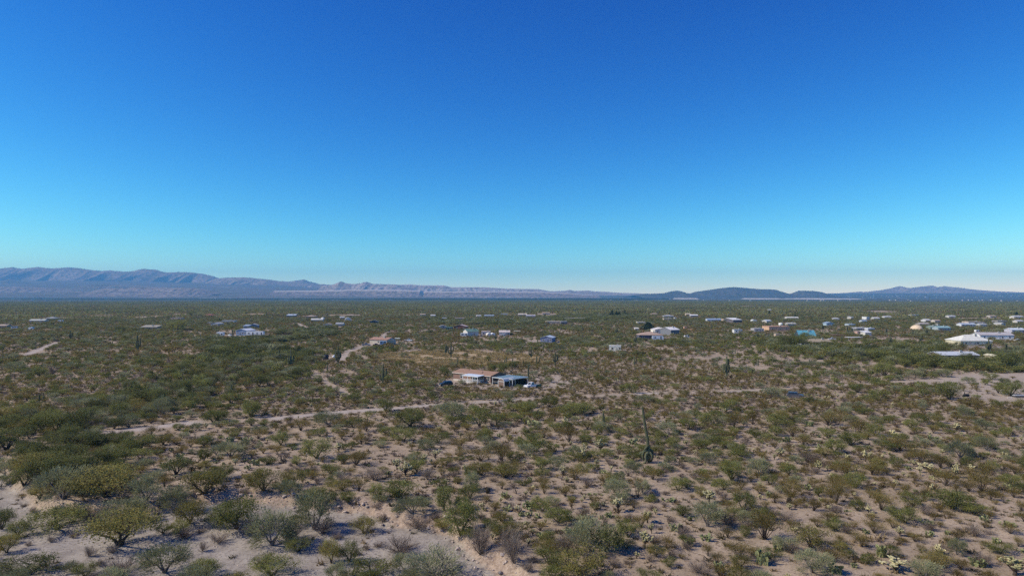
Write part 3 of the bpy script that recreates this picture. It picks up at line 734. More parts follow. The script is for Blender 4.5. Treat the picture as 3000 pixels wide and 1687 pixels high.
HOUSES = [
 # left
 ('low tan flat-roofed building sunk among dark green bushes', 435, 966, 46, 9, 2.4, 'shed', TAN, (.36, .33, .27), 0, 3),
 ('white low ranch house under a pale roof at far left', 108, 945, 46, 9, 2.8, 'gable', WHT, (.55, .56, .52), .1, 3),
 ('grey-roofed house behind the white low ranch house', 148, 938, 30, 9, 2.9, 'hip', GRY, RGRY, 0, 2),
 ('tan cabin half cut off by the left picture edge', 6, 962, 24, 8, 2.6, 'gable', TAN, RTAN, 0, 2),
 ('peach walled house behind the dark rounded tree', 515, 938, 33, 10, 3.2, 'flat', (.60, .43, .31), RTAN, 0, 2),
 ('red-roofed house partly hidden by trees on the plain', 612, 928, 30, 10, 2.8, 'hip', (.28, .16, .13), RRED, 0, 2),
 ('pale lavender gabled house with dark open porch', 628, 956, 26, 9, 2.9, 'end', LAV, RGRY, -.25, 2),
 ('white carport beside the lavender gabled house', 611, 952, 12, 6, 2.7, 'open', WHT, RWHT, 0, 0),
 ('long low white house with a flat pale roof behind dark trees', 668, 946, 40, 8, 2.7, 'flat', WHT, RWHT, 0, 3),
 ('slate blue house with three tall dark windows', 740, 961, 30, 9, 2.9, 'end', (.27, .31, .40), RGRY, .2, 3),
 ('low grey shed joined left of the slate blue house', 720, 963, 15, 7, 2.5, 'shed', GRY, RBLU, 0, 1),
 ('bluish open barn with white gable roof beside the long trailer', 707, 983, 34, 12, 3.8, 'end', BLU, (.62, .66, .74), -.2, 3),
 ('long shed with shining pale blue roof on the far plain', 852, 929, 28, 10, 3.0, 'shed', (.16, .22, .26), (.52, .60, .72), 0, 2),
 ('brown house with wide tan roof on the far plain', 909, 933, 31, 12, 3.0, 'hip', (.20, .13, .10), RTAN, 0, 2),
 ('white two-part house in front of the wide tan roof', 928, 943, 36, 9, 2.8, 'gable', WHT, (.66, .64, .62), .1, 3),
 ('small white house with tan roof right of the far track', 957, 957, 21, 8, 2.6, 'end', (.62, .58, .52), RTAN, 0, 2),
 ('white square house behind the far track trees', 994, 956, 23, 8, 2.7, 'gable', WHT, RGRY, 0, 2),
 ('small white shed left of the arched white shelter', 1003, 935, 14, 7, 2.6, 'gable', WHT, RWHT, .3, 1),
 ('arched white shelter by the far green tree', 1020, 940, 20, 9, 3.6, 'arch', WHT, (.70, .70, .68), .25, 0),
 ('brown house with tan roof behind the arched white shelter', 1026, 929, 20, 9, 2.8, 'gable', (.22, .16, .13), RTAN, .1, 2),
 ('dark navy house standing alone in green scrub', 1095, 949, 27, 9, 2.8, 'end', DKB, (.17, .20, .26), .1, 2),
 # middle
 ('small pale house far off, leftmost of a scattered row', 1238, 926, 16, 8, 2.6, 'gable', WHT, RTAN, 0, 1),
 ('small white house far off among round bushes', 1268, 929, 14, 8, 2.6, 'gable', WHT, RWHT, 0, 1),
 ('dark low house with long flat pale roof edge', 1346, 938, 29, 10, 2.8, 'flat', (.14, .12, .12), (.46, .40, .36), 0, 3),
 ('dim grey house left of the dark low house', 1302, 938, 14, 8, 2.5, 'gable', GRY, (.2, .22, .26), 0, 1),
 ('blue-grey roofed bungalow in the far middle row', 1433, 930, 30, 9, 2.6, 'gable', (.28, .32, .35), RBLU, 0, 2),
 ('tiny white cabin left of the blue-grey bungalow', 1403, 930, 14, 7, 2.6, 'gable', WHT, RWHT, .2, 1),
 ('white flat bungalow above the far creosote plain', 1476, 924, 24, 9, 2.8, 'flat', WHT, RWHT, 0, 2),
 ('cream roofed open porch house in the far middle row', 1531, 927, 27, 10, 3.0, 'shed', (.35, .30, .26), (.60, .53, .45), 0, 2),
 ('lavender grey long house right of the cream roofed porch', 1555, 930, 28, 8, 2.8, 'gable', LAV, (.52, .50, .56), 0, 3),
 ('pale cabin with tan roof on the far plain behind lavender house', 1600, 921, 24, 8, 2.5, 'gable', (.5, .42, .36), RTAN, 0, 1),
 ('cream adobe house with flat roof and parapet', 1621, 950, 44, 11, 3.2, 'flat', (.62, .50, .37), (.66, .56, .45), .05, 3),
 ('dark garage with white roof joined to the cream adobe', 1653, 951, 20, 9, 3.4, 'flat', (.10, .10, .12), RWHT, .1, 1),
 ('long pale wall roof strip beyond the cream adobe', 1685, 936, 70, 6, 2.2, 'flat', (.55, .48, .40), (.62, .56, .48), 0, 0),
 ('small grey gabled shed left of the brown-red house', 1297, 964, 20, 6, 2.6, 'end', GRY, RGRY, .1, 1),
 ('brown-red house with pale pink gable roof', 1347, 966, 36, 10, 3.0, 'end', (.16, .07, .06), (.52, .40, .36), -.15, 2),
 ('dark green low shed between the grey shed and brown-red house', 1316, 966, 18, 7, 2.2, 'flat', (.06, .13, .12), RGRN, 0, 1),
 ('white barn with dark green metal roof', 1386, 986, 34, 12, 3.8, 'gable', WHT, RGRN, .35, 1),
 ('pinkish white house with flat tan roof', 1423, 983, 26, 8, 2.9, 'flat', (.66, .58, .54), (.55, .44, .38), 0, 2),
 ('white arched awning left of the three-armed saguaro', 1434, 985, 13, 6, 3.0, 'arch', WHT, (.70, .68, .64), .2, 0),
 ('white arched awning behind the three-armed saguaro', 1446, 985, 13, 6, 3.0, 'arch', WHT, (.74, .74, .74), .2, 0),
 ('white trailer home with pink-white end and dark middle', 1478, 984, 30, 8, 2.9, 'gable', (.62, .55, .56), (.6, .52, .5), 0, 2),
 ('white box shed in front of the pink-white trailer home', 1475, 987, 11, 4, 2.2, 'flat', WHT, RWHT, 0, 1),
 ('thin pale flat roof standing alone right of the trailers', 1515, 978, 20, 5, 2.2, 'open', TAN, (.62, .58, .50), 0, 0),
 ('blue gabled house with pale metal roof on bare sand', 1600, 1004, 34, 12, 3.2, 'end', (.17, .20, .33), (.50, .57, .66), -.25, 2),
 ('small white block shed alone in green scrub', 1802, 1029, 34, 5, 2.8, 'flat', (.70, .68, .60), (.66, .64, .58), -.15, 2),
 # right of middle
 ('far tan roofed house right of the tall dark trees', 1918, 924, 20, 9, 2.6, 'hip', (.36, .26, .2), (.46, .36, .29), 0, 1),
 ('grey roofed long house above the small cream block', 1960, 931, 32, 10, 2.8, 'hip', GRY, (.42, .43, .46), .05, 2),
 ('small cream block house with dark windows', 1957, 939, 26, 8, 2.7, 'flat', (.50, .43, .34), (.56, .48, .4), 0, 2),
 ('tiny white shed right of the cream block house', 1979, 937, 6, 5, 3.2, 'flat', WHT, RWHT, 0, 0),
 ('long white arched roof shed on the far plain', 2034, 929, 23, 8, 2.8, 'gable', (.3, .3, .32), (.78, .78, .8), 0, 1),
 ('cream cabin left of the long white arched shed', 2017, 925, 15, 8, 2.6, 'shed', CRM, (.6, .5, .38), 0, 1),
 ('blue and white trailer home with several bright ends', 2092, 943, 44, 8, 3.0, 'gable', (.62, .65, .70), (.30, .40, .58), 0, 4),
 ('tan stucco house left of the white sloped roof', 2133, 942, 28, 10, 3.2, 'flat', (.52, .40, .32), TAN, 0, 2),
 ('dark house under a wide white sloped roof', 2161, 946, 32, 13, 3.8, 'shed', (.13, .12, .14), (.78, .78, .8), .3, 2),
 ('pale green-white cabin among far shrubs', 2211, 944, 16, 7, 2.8, 'arch', (.55, .58, .56), (.6, .63, .62), 0, 0),
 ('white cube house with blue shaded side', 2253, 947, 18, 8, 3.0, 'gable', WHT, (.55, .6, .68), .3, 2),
 ('wide strip of white low roofs below two dark trees', 2322, 936, 38, 8, 2.5, 'gable', (.60, .55, .48), (.70, .68, .64), 0, 3),
 ('white long house under hip roof behind the pointed tree', 1941, 977, 46, 10, 3.2, 'end', (.72, .69, .63), (.64, .60, .60), .15, 3, .22),
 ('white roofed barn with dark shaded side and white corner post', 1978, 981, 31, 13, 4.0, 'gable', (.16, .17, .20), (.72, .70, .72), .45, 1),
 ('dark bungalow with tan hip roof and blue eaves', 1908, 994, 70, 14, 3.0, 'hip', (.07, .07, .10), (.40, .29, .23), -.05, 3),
 ('tiny pale hut left of the dark bungalow', 1866, 970, 11, 5, 2.2, 'shed', (.5, .46, .4), (.6, .56, .5), 0, 0),
 ('cream flat cabin beside bluish yuccas', 1879, 950, 26, 8, 2.6, 'flat', (.56, .5, .42), (.6, .55, .48), 0, 2),
 ('small orange block hut at the end of a low wall', 2009, 965, 8, 4, 2.4, 'flat', (.46, .27, .19), (.46, .3, .22), 0, 0),
 ('long white trailer among dark green trees', 2163, 976, 24, 5, 2.8, 'flat', (.6, .6, .58), RGRY, 0, 2),
 ('grey house with flat roof in shade left of the orange adobe', 2224, 973, 28, 9, 2.8, 'flat', (.34, .33, .34), (.46, .44, .44), 0, 2),
 ('orange adobe house with stepped flat parapet', 2284, 970, 64, 13, 3.8, 'flat', PCH, (.50, .28, .18), .1, 3),
 ('dusty grey trailer behind the orange adobe', 2320, 956, 27, 7, 2.8, 'gable', (.42, .41, .38), (.48, .47, .43), 0, 2),
 ('steep turquoise-roofed house in dark green trees', 2366, 992, 46, 11, 2.2, 'gable', DKB, RTEAL, -.12, 1, .62),
 ('light blue gabled bungalow on the red-brown plain', 2433, 955, 26, 9, 3.0, 'end', (.38, .50, .60), (.30, .40, .52), 0, 2),
 ('small tan ruin in front of the orange adobe', 2279, 986, 12, 4, 2.0, 'flat', (.42, .33, .27), TAN, 0, 0),
 ('low tan roofed house right of the white flat trailer', 2408, 1014, 54, 10, 2.6, 'gable', (.34, .27, .21), (.34, .28, .20), 0, 2),
 # right
 ('pale blue house with flat roof below the far white boxes', 2496, 957, 22, 8, 2.6, 'flat', (.46, .52, .58), (.42, .55, .66), 0, 2),
 ('grey flat-roofed house with dark openings and pale eave', 2526, 971, 34, 10, 2.9, 'flat', (.16, .16, .18), (.62, .62, .64), 0, 3),
 ('white-grey flat house right of the grey flat-roofed house', 2553, 972, 20, 9, 2.9, 'flat', (.45, .47, .52), (.62, .65, .70), 0, 2),
 ('pink low house in front of the grey flat-roofed house', 2524, 981, 24, 7, 2.4, 'flat', (.46, .31, .27), (.5, .36, .32), 0, 2),
 ('white sloped shed right of the pink low house', 2544, 984, 19, 6, 2.6, 'shed', WHT, (.76, .76, .78), .1, 0),
 ('long thin white flat roof on posts', 2507, 998, 42, 5, 2.2, 'open', GRY, (.66, .66, .68), 0, 0),
 ('brown flat roof on posts behind the white pickup', 2460, 992, 38, 6, 2.6, 'open', BRN, (.16, .08, .06), 0, 0),
 ('cream dome house beside a leaning saguaro', 2698, 967, 31, 13, 4.2, 'dome', CRM, (.64, .50, .36), 0, 0),
 ('teal-grey long house with pale teal roof', 2767, 970, 36, 9, 2.9, 'gable', (.30, .36, .40), (.25, .40, .43), 0, 3),
 ('olive green shed left of the teal-grey long house', 2736, 966, 20, 7, 2.6, 'gable', (.20, .25, .21), (.26, .33, .30), 0, 1),
 ('pale long roof behind the cream dome', 2709, 955, 30, 8, 2.4, 'gable', (.36, .32, .29), (.44, .40, .37), 0, 1),
 ('white and blue trailer home below the tan stucco block', 2838, 958, 46, 8, 3.0, 'gable', (.66, .69, .74), (.50, .56, .66), 0, 4),
 ('tan stucco block house with flat roof on the right plain', 2861, 951, 52, 11, 3.2, 'flat', (.60, .50, .40), (.64, .55, .46), 0, 3),
 ('white trailer right of the white and blue trailer home', 2882, 958, 21, 7, 2.8, 'gable', (.62, .64, .66), RGRY, 0, 2),
 ('large white house with grey roof above the cream-roofed house', 2921, 996, 92, 11, 3.4, 'gable', (.66, .68, .70), (.44, .41, .42), -.12, 4),
 ('cream barn-sized house with broad white hip roof', 2861, 1013, 92, 15, 3.0, 'hip', (.64, .60, .46), (.66, .65, .60), 0, 3, .45),
 ('long low house with shining pale metal roof in green trees', 2812, 1056, 112, 10, 2.5, 'gable', (.18, .14, .14), (.50, .53, .58), 0, 4, .25),
 ('small cream gable roof among the right-hand trees', 2925, 1058, 21, 7, 2.4, 'end', (.4, .34, .24), (.60, .56, .40), 0, 1),
 ('lavender house with pale blue roof at the right edge', 2985, 977, 40, 9, 3.0, 'gable', (.44, .43, .50), (.56, .62, .68), 0, 3),
 ('white gabled house below the flat grey roof', 2940, 955, 16, 9, 3.0, 'end', WHT, (.5, .5, .5), .2, 1),
 ('flat grey-roofed house beyond the white gabled house', 2937, 947, 30, 10, 3.0, 'flat', (.2, .19, .19), (.54, .5, .48), 0, 2),
 ('white shed at the right edge behind the lavender house', 2990, 947, 20, 8, 2.8, 'gable', WHT, RWHT, 0, 1),
 ('white far house at the right edge near the plain top', 2985, 933, 30, 9, 2.7, 'gable', WHT, RWHT, 0, 2),
 ('tall white box building in the far right settlement', 2543, 940, 11, 8, 5.2, 'flat', (.78, .78, .78), RWHT, .2, 1),
 ('pale blue shed left of the tall white box', 2533, 946, 16, 7, 2.6, 'gable', (.58, .63, .70), RBLU, 0, 1),
 ('white house right of the tall white box', 2569, 938, 18, 8, 2.8, 'gable', WHT, (.6, .6, .6), 0, 1),
 ('white tilted shed left of the tall white box', 2497, 936, 9, 7, 3.2, 'shed', WHT, RWHT, .3, 0),
 ('white low shed beside a dark far tree', 2452, 939, 16, 7, 2.4, 'shed', WHT, RWHT, 0, 0),
 ('long white strip house at the top of the right settlement', 2681, 927, 22, 9, 2.6, 'flat', WHT, RWHT, 0, 0),
 ('pale strip house left of the long white strip house', 2602, 933, 22, 8, 2.4, 'gable', (.6, .6, .6), RWHT, 0, 1),
 ('pair of pale roofs beyond the cream dome', 2720, 944, 18, 8, 2.8, 'gable', (.6, .6, .62), (.66, .64, .64), .2, 1),
 ('small tan-white house right of the pair of pale roofs', 2747, 945, 18, 8, 2.6, 'gable', (.58, .53, .48), RTAN, 0, 1),
 ('white hut directly above the teal-grey long house', 2750, 957, 6, 4, 2.6, 'flat', WHT, RWHT, 0, 0),
 ('far white hut on the plain above the orange adobe', 2256, 911, 9, 8, 2.6, 'gable', WHT, RWHT, 0, 0),
 ('far pale house under the right-hand round trees', 2910, 931, 20, 8, 2.6, 'gable', (.56, .52, .48), RTAN, 0, 1),
 ('pale far house right of the round grey tree', 2790, 931, 22, 8, 2.4, 'gable', (.6, .58, .56), RWHT, 0, 1),
]
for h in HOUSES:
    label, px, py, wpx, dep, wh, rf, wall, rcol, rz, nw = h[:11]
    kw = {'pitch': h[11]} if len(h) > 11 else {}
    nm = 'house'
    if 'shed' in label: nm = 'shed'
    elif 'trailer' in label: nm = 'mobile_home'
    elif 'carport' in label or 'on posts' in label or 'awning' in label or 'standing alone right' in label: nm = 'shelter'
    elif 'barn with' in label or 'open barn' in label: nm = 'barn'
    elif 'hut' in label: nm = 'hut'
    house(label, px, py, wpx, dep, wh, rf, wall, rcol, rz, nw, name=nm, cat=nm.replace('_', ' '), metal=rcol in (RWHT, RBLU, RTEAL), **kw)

# ------------------------------------------------------------------ the brown mobile home with its porch, carport and arched shed
UX, UY = .754, -.656
A0 = (-21.1, 249.0)
HZ = gz(-13, 246)
def main_home():
    rz = math.atan2(UY, UX)
    o = empty('mobile_home', (A0[0], A0[1], HZ), rz)
    tag(o, 'brown mobile home with tan-brown gable roof and white fenced porch', 'mobile home')
    L, W, wh, rise = 18.3, 8.0, 2.75, 1.0
    wm = paint((.215, .128, .10), .75, .08, 2.0, bump=.2)
    B = MB()
    B.add([(0, 0, .55), (L, 0, .55), (L, W, .55), (0, W, .55), (0, 0, wh), (L, 0, wh), (L, W, wh), (0, W, wh), (0, W / 2, wh + rise), (L, W / 2, wh + rise)],
          [(3, 2, 1, 0), (0, 1, 5, 4), (2, 3, 7, 6), (1, 2, 6, 9, 5), (3, 0, 4, 8, 7), (4, 5, 9, 8), (6, 7, 8, 9)]).build('wall', wm, o)
    MB().box(.03, .03, -.6, L - .03, W - .03, .548).build('skirting', paint((.55, .50, .45), .8, .15, 1.5), o)
    r = MB(); ov = .35; k = ov * rise / (W / 2)
    for s, (ya, yb) in ((0, (-ov, W / 2)), (1, (W + ov, W / 2))):
        q = [(-ov, ya, wh - k + .02), (L + ov, ya, wh - k + .02), (L + ov, yb, wh + rise + .02), (-ov, yb, wh + rise + .02)]
        fs = [(3, 2, 1, 0), (4, 5, 6, 7), (0, 1, 5, 4), (1, 2, 6, 5), (2, 3, 7, 6), (3, 0, 4, 7)]
        r.add(q + [(a, b, c + .12) for a, b, c in q], fs if s == 0 else [f[::-1] for f in fs])
    ro = r.build('roof', paint((.30, .185, .13), .9, .12, 3.0, bump=.3), o)
    tr = paint((.60, .52, .45), .6, .06, 2)
    MB().box(-ov, -ov - .03, wh - k - .1, L + ov, -ov - .002, wh - k + .13).build('fascia', tr, ro)
    for (vx, vy) in ((12.4, 2.3), (13.1, 1.2), (5.0, 3.0)):
        zz = wh + rise * (vy / (W / 2))
        MB().cyl((vx, vy, zz), (vx, vy, zz + .5), .09, 8).build('vent_pipe', paint((.07, .05, .05), .6), ro)
    window(o, 4.1, 0, 1.05, 1.25, 1.6, -1)
    window(o, 17.2, 0, 1.05, 1.2, 1.6, -1)
    window(o, 12.4, 0, 1.15, 1.6, 1.3, -1); window(o, 14.3, 0, 1.15, 1.2, 1.3, -1); window(o, 9.3, 0, 1.15, .9, 1.1, -1)
    door(o, 10.7, 0, .62, .95, 2.0, (.6, .58, .55))
    window(o, 2.0, L, 1.1, 1.1, 1.2, 1, axis='x'); window(o, 5.6, L, 1.1, 1.1, 1.2, 1, axis='x')
    # porch
    wp = paint((.76, .76, .75), .5, .05, 2)
    p0, p1, pd = 8.1, 15.3, 3.3
    MB().box(p0, -pd, .42, p1, -.01, .58).build('porch_deck', paint((.45, .42, .40), .8, .1, 2), o)
    q = [(p0 - .25, -pd - .25, 2.52), (p1 + .25, -pd - .25, 2.52), (p1 + .25, -.05, 2.85), (p0 - .25, -.05, 2.85)]
    MB().add(q + [(a, b, c + .1) for a, b, c in q], [(3, 2, 1, 0), (4, 5, 6, 7), (0, 1, 5, 4), (1, 2, 6, 5), (2, 3, 7, 6), (3, 0, 4, 7)]).build('porch_roof', paint((.60, .66, .72), .4, .06, 2), o)
    MB().box(p0 - .27, -pd - .31, 2.47, p1 + .27, -pd - .255, 2.67).build('porch_fascia', wp, o)
    for t in np.linspace(p0 + .06, p1 - .06, 4):
        MB().box(t - .07, -pd - .07, -.5, t + .07, -pd + .07, 2.51).build('post', wp, o)
    rails = MB()
    for (za, zb) in ((.72, .78), (1.42, 1.5)): rails.box(p0 + .14, -pd - .03, za, p1 - .14, -pd + .03, zb)
    for (za, zb) in ((.72, .78), (1.42, 1.5)): rails.box(p1 - .09, -pd + .1, za, p1 - .03, -.12, zb)
    rl = rails.build('railing', wp, o)
    bal = MB().box(p0 + .15, -pd - .018, .79, p0 + .19, -pd + .018, 1.415).mesh('baluster', wp)
    x = 0
    while p0 + .15 + x < p1 - .2:
        b = link('baluster', bal, rl); b.location = (x, 0, 0); x += .19
    bal2 = MB().box(p1 - .08, -pd + .15, .79, p1 - .04, -pd + .19, 1.415).mesh('baluster', wp)
    x = 0
    while x < pd - .4:
        b = link('baluster', bal2, rl); b.location = (0, x, 0); x += .19
    MB().box(p0 + .1, -pd - .05, -.3, p1 - .1, -pd - .02, .55).build('porch_skirt', paint((.62, .60, .58), .7, .1, 2), o)
    st = paint((.25, .2, .17), .8, .1, 3)
    for k in range(3): MB().box(p1 + .02 + k * .3, -pd + .5, -.4, p1 + .32 + k * .3, -pd + 1.8, .42 - k * .16).build('step', st, o)
    # porch chairs in the shade
    return o
main_home()

def loc_uv(u, v, z=0.0): return (A0[0] + UX * u - UY * v, A0[1] + UY * u + UX * v, HZ + z)
RZ_H = math.atan2(UY, UX)

def carport():
    o = empty('carport', loc_uv(19.0, 0), RZ_H)
    tag(o, 'open carport with flat blue-grey metal roof beside the brown mobile home', 'carport')
    w, d = 9.2, 8.2
    wp = paint((.70, .71, .72), .45, .05, 2)
    rm = paint((.25, .37, .42), .5, .08, 1.2)
    q = [(0, 0, 2.42), (w, 0, 2.42), (w, d, 2.55), (0, d, 2.55)]
    ro = MB().add(q + [(a, b, c + .07) for a, b, c in q], [(3, 2, 1, 0), (4, 5, 6, 7), (0, 1, 5, 4), (1, 2, 6, 5), (2, 3, 7, 6), (3, 0, 4, 7)]).build('roof', rm, o)
    n_ = 23
    for k in range(n_):           # standing seams
        x = .2 + (w - .4) * k / (n_ - 1)
        q = [(x - .025, .02, 2.492), (x + .025, .02, 2.492), (x + .025, d - .02, 2.622), (x - .025, d - .02, 2.622)]
        MB().add(q + [(a, b, c + .018) for a, b, c in q], [(3, 2, 1, 0), (4, 5, 6, 7), (0, 1, 5, 4), (1, 2, 6, 5), (2, 3, 7, 6), (3, 0, 4, 7)]).build('seam', rm, ro)
    MB().box(-.03, -.06, 2.33, w + .03, -.004, 2.52).build('fascia', wp, ro)
    MB().box(w + .004, 0, 2.36, w + .05, d, 2.6).build('fascia', wp, ro)
    for x in (.1, w / 2, w - .1):
        for y in (.1, d - .1): MB().box(x - .06, y - .06, -.6, x + .06, y + .06, 2.43).build('post', wp, o)
    MB().box(.2, .08, 1.0, w * .42, .12, 1.06).build('rail', wp, o)
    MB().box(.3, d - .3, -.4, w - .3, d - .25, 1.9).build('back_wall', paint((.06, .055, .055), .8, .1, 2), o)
    return o
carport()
BUILT.append((-13, 246, 0, 0, 0, 0))

def arched_shed():
    x, y, _ = at(1460, 1132)
    z = gz(x, y)
    o = empty('shed', (x, y, z), RZ_H)
    tag(o, 'narrow brown shed with white trim and rounded pale metal roof', 'shed')
    w, d, e, t = 2.6, 5.6, 1.85, 2.75
    wp = paint((.74, .73, .70), .5, .05, 2)
    br = paint((.20, .135, .11), .75, .1, 2)
    prof = [(0, e), (.12, e + .35), (.45, e + .68), (w / 2, t + .02), (w - .45, e + .68), (w - .12, e + .35), (w, e)]
    fr = MB(); pf = [(0, -.5), (w, -.5)] + [(a, b) for a, b in reversed(prof)]
    fr.prism(pf, 0, .08)
    fr.build('front_wall', br, o)
    bk = MB(); bk.prism(pf, d - .1, d - .02); bk.build('back_wall', br, o)
    out = MB(); vs = []
    for yy in (-.12, d + .12):
        for k_, (a, b) in enumerate(prof): vs.append((a + (-.06 if a < w / 2 else .06 if a > w / 2 else 0), yy, b + .005))
        for k_, (a, b) in enumerate(prof): vs.append((a + (-.06 if a < w / 2 else .06 if a > w / 2 else 0), yy, b + .065))
    n_ = len(prof); fs = []
    for k in range(n_ - 1):
        fs += [(k, k + 1, 2 * n_ + k + 1, 2 * n_ + k)[::-1], (n_ + k, n_ + k + 1, 3 * n_ + k + 1, 3 * n_ + k)]
        fs += [(k, n_ + k, n_ + k + 1, k + 1), (2 * n_ + k, 2 * n_ + k + 1, 3 * n_ + k + 1, 3 * n_ + k)]
    fs += [(0, 2 * n_, 3 * n_, n_), (n_ - 1, 2 * n_ - 1, 4 * n_ - 1, 3 * n_ - 1)]
    ro = out.add(vs, fs).build('roof', paint((.56, .58, .58), .4, .08, 2), o)
    for (a, b) in prof[1:-1]:
        MB().tube([(a, -.14, b + .07), (a, d + .14, b + .07)], .035, 6).build('rib', paint((.66, .68, .68), .4, .05, 2), ro)
    for (xx, yy) in ((0, 0), (w, 0), (w, d / 2), (w, d), (0, d)):
        MB().box(xx - .07, yy - .07 - .05, -.5, xx + .07, yy + .02, e).build('post', wp, o)
    for k in range(n_ - 1):
        (a, b), (c, dd) = prof[k], prof[k + 1]
        MB().tube([(a, -.05, b - .03), (c, -.05, dd - .03)], .06, 6).build('trim', wp, o)
    MB().box(.07, -.07, e - .12, w - .07, -.005, e).build('trim', wp, o)
    MB().box(.3, d * .35, -.4, w - .3, d - .3, 1.2).build('dark_block', paint((.05, .045, .04), .8), o)  # near-black block set inside the open-sided shed
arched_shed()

# ------------------------------------------------------------------ vehicles
TYRE = paint((.02, .02, .02), .85); RIM = paint((.45, .45, .46), .35, .05, 3, .8)
def vehicle(label, px, py, kind, col, rz, cat, name, L=4.8, scale=1.0):
    x, y, z = at(px, py)
    o = empty(name, (x, y, z), rz, (scale,) * 3); tag(o, label, cat)
    W = 1.85
    pm = paint(col, .3, .04, 1.5, 0.0, spec=.6)
    hl = L / 2
    if kind == 'pickup':
        body = [(-hl, .45), (hl - .1, .45), (hl, .6), (hl - .02, .95), (hl - .3, 1.08), (.9, 1.14), (-.55, 1.14), (-.6, 1.12), (-hl, 1.12)]
        cb, ct = (-.75, 1.02), (-.55, .45); ch = 1.85
    elif kind == 'suv':
        body = [(-hl, .45), (hl - .1, .45), (hl, .6), (hl - .02, .92), (hl - .3, 1.05), (.95, 1.12), (-hl + .1, 1.12), (-hl, 1.0)]
        cb, ct = (-hl + .15, 1.1), (-hl + .5, .45); ch = 1.78
    else:
        body = [(-hl, .4), (hl - .1, .4), (hl, .55), (hl - .05, .8), (hl - .5, .9), (.9, .98), (-1.2, 1.0), (-hl + .1, .98), (-hl, .85)]
        cb, ct = (-1.55, 1.0), (-.9, .3); ch = 1.48
    MB().prism(body, -W / 2, W / 2, inset=.04).build('body', pm, o)
    zb = 1.125 if kind != 'sedan' else .97
    hb, ht = W / 2 - .08, W / 2 - .22
    V = [(cb[0], -hb, zb), (cb[1], -hb, zb), (cb[1], hb, zb), (cb[0], hb, zb), (ct[0], -ht, ch), (ct[1], -ht, ch), (ct[1], ht, ch), (ct[0], ht, ch)]
    MB().add(V, [(3, 2, 1, 0), (4, 5, 6, 7), (0, 1, 5, 4), (1, 2, 6, 5), (2, 3, 7, 6), (3, 0, 4, 7)]).build('cabin', pm, o)
    def pane(i, j, k, l_, nm):
        P = [Vector(V[q]) for q in (i, j, k, l_)]; c = sum(P, Vector()) / 4
        nn = (P[1] - P[0]).cross(P[3] - P[0]).normalized()
        ps = [c + (p - c) * .84 for p in P]
        MB().add([p + nn * .012 for p in ps] + [p - nn * .01 for p in ps], [(0, 1, 2, 3), (7, 6, 5, 4), (0, 4, 5, 1), (1, 5, 6, 2), (2, 6, 7, 3), (3, 7, 4, 0)]).build(nm, GLASS, o)
    pane(0, 1, 5, 4, 'side_window'); pane(2, 3, 7, 6, 'side_window'); pane(1, 2, 6, 5, 'windscreen'); pane(3, 0, 4, 7, 'rear_window')
    if kind == 'pickup':
        MB().box(-hl + .08, -W / 2 + .12, 1.121, -.85, W / 2 - .12, 1.128).build('cargo_bed', paint((.05, .05, .05), .8), o)
    for sx in (-hl + .9, hl - .95):
        for sy in (-1, 1):
            t = MB().cyl((sx, sy * (W / 2 - .2), .36), (sx, sy * (W / 2 + .02), .36), .36, 14).build('wheel', TYRE, o)
            MB().cyl((sx, sy * (W / 2 + .021), .36), (sx, sy * (W / 2 + .03), .36), .2, 10).build('rim', RIM, t)
    for sy in (-1, 1):
        MB().box(hl - .06, sy * .65 - .18, .72, hl + .012, sy * .65 + .18, .88).build('headlight', paint((.7, .7, .7), .2, 0, 1), o)
        MB().box(-hl - .012, sy * .72 - .12, .75, -hl + .04, sy * .72 + .12, .98).build('tail_light', paint((.3, .02, .02), .3, 0, 1), o)
    MB().box(hl - .02, -W / 2 + .05, .42, hl + .07, W / 2 - .05, .6).build('bumper', paint((.35, .35, .36), .4), o)
    BUILT.append((x, y, 3.2, x, y, 2))
    return o

vehicle('white pickup truck parked right of the blue-grey carport', 1556, 1136, 'pickup', (.74, .75, .78), math.pi + .75, 'pickup truck', 'pickup_truck', 5.2)
vehicle('charcoal car parked among creosote right of the tall bent saguaro', 2330, 1165, 'suv', (.085, .085, .10), -.35, 'car', 'parked_car', 4.7)
vehicle('black car parked left of the brown mobile home', 1306, 1131, 'suv', (.018, .019, .024), math.pi + .5, 'car', 'parked_car', 4.6)
vehicle('grey pickup in front of the tan-roofed garage', 1073, 1013, 'pickup', (.30, .31, .33), .15, 'pickup truck', 'pickup_truck', 5.2)
vehicle('white pickup alone on the track right of the tan-roofed garage', 1197, 1000, 'pickup', (.80, .80, .80), -.1, 'pickup truck', 'pickup_truck', 5.2)
vehicle('dark red car by the tan-roofed garage wall', 1103, 1013, 'sedan', (.10, .03, .025), .1, 'car', 'parked_car', 4.5)
vehicle('white van-like truck facing the camera at far left', 91, 966, 'suv', (.78, .78, .80), -1.4, 'car', 'parked_car', 5.0, 1.5)
vehicle('white car under the far left bushes', 47, 964, 'suv', (.72, .72, .70), .2, 'car', 'parked_car', 5.0, 1.5)
vehicle('dark car in the bushes right of the far left white truck', 178, 962, 'sedan', (.05, .05, .06), .1, 'car', 'parked_car', 4.6, 1.2)
vehicle('white car between the box trailer and the bluish barn', 675, 985, 'sedan', (.74, .74, .74), -.9, 'car', 'parked_car', 4.6, 1.15)
vehicle('white pickup parked under the brown flat roof on posts', 2438, 997, 'pickup', (.78, .79, .82), math.pi, 'pickup truck', 'pickup_truck', 5.4, 1.1)
vehicle('turquoise pickup half hidden by the right-hand trees', 2478, 1034, 'pickup', (.06, .36, .38), math.pi + .1, 'pickup truck', 'pickup_truck', 5.2, 1.0)
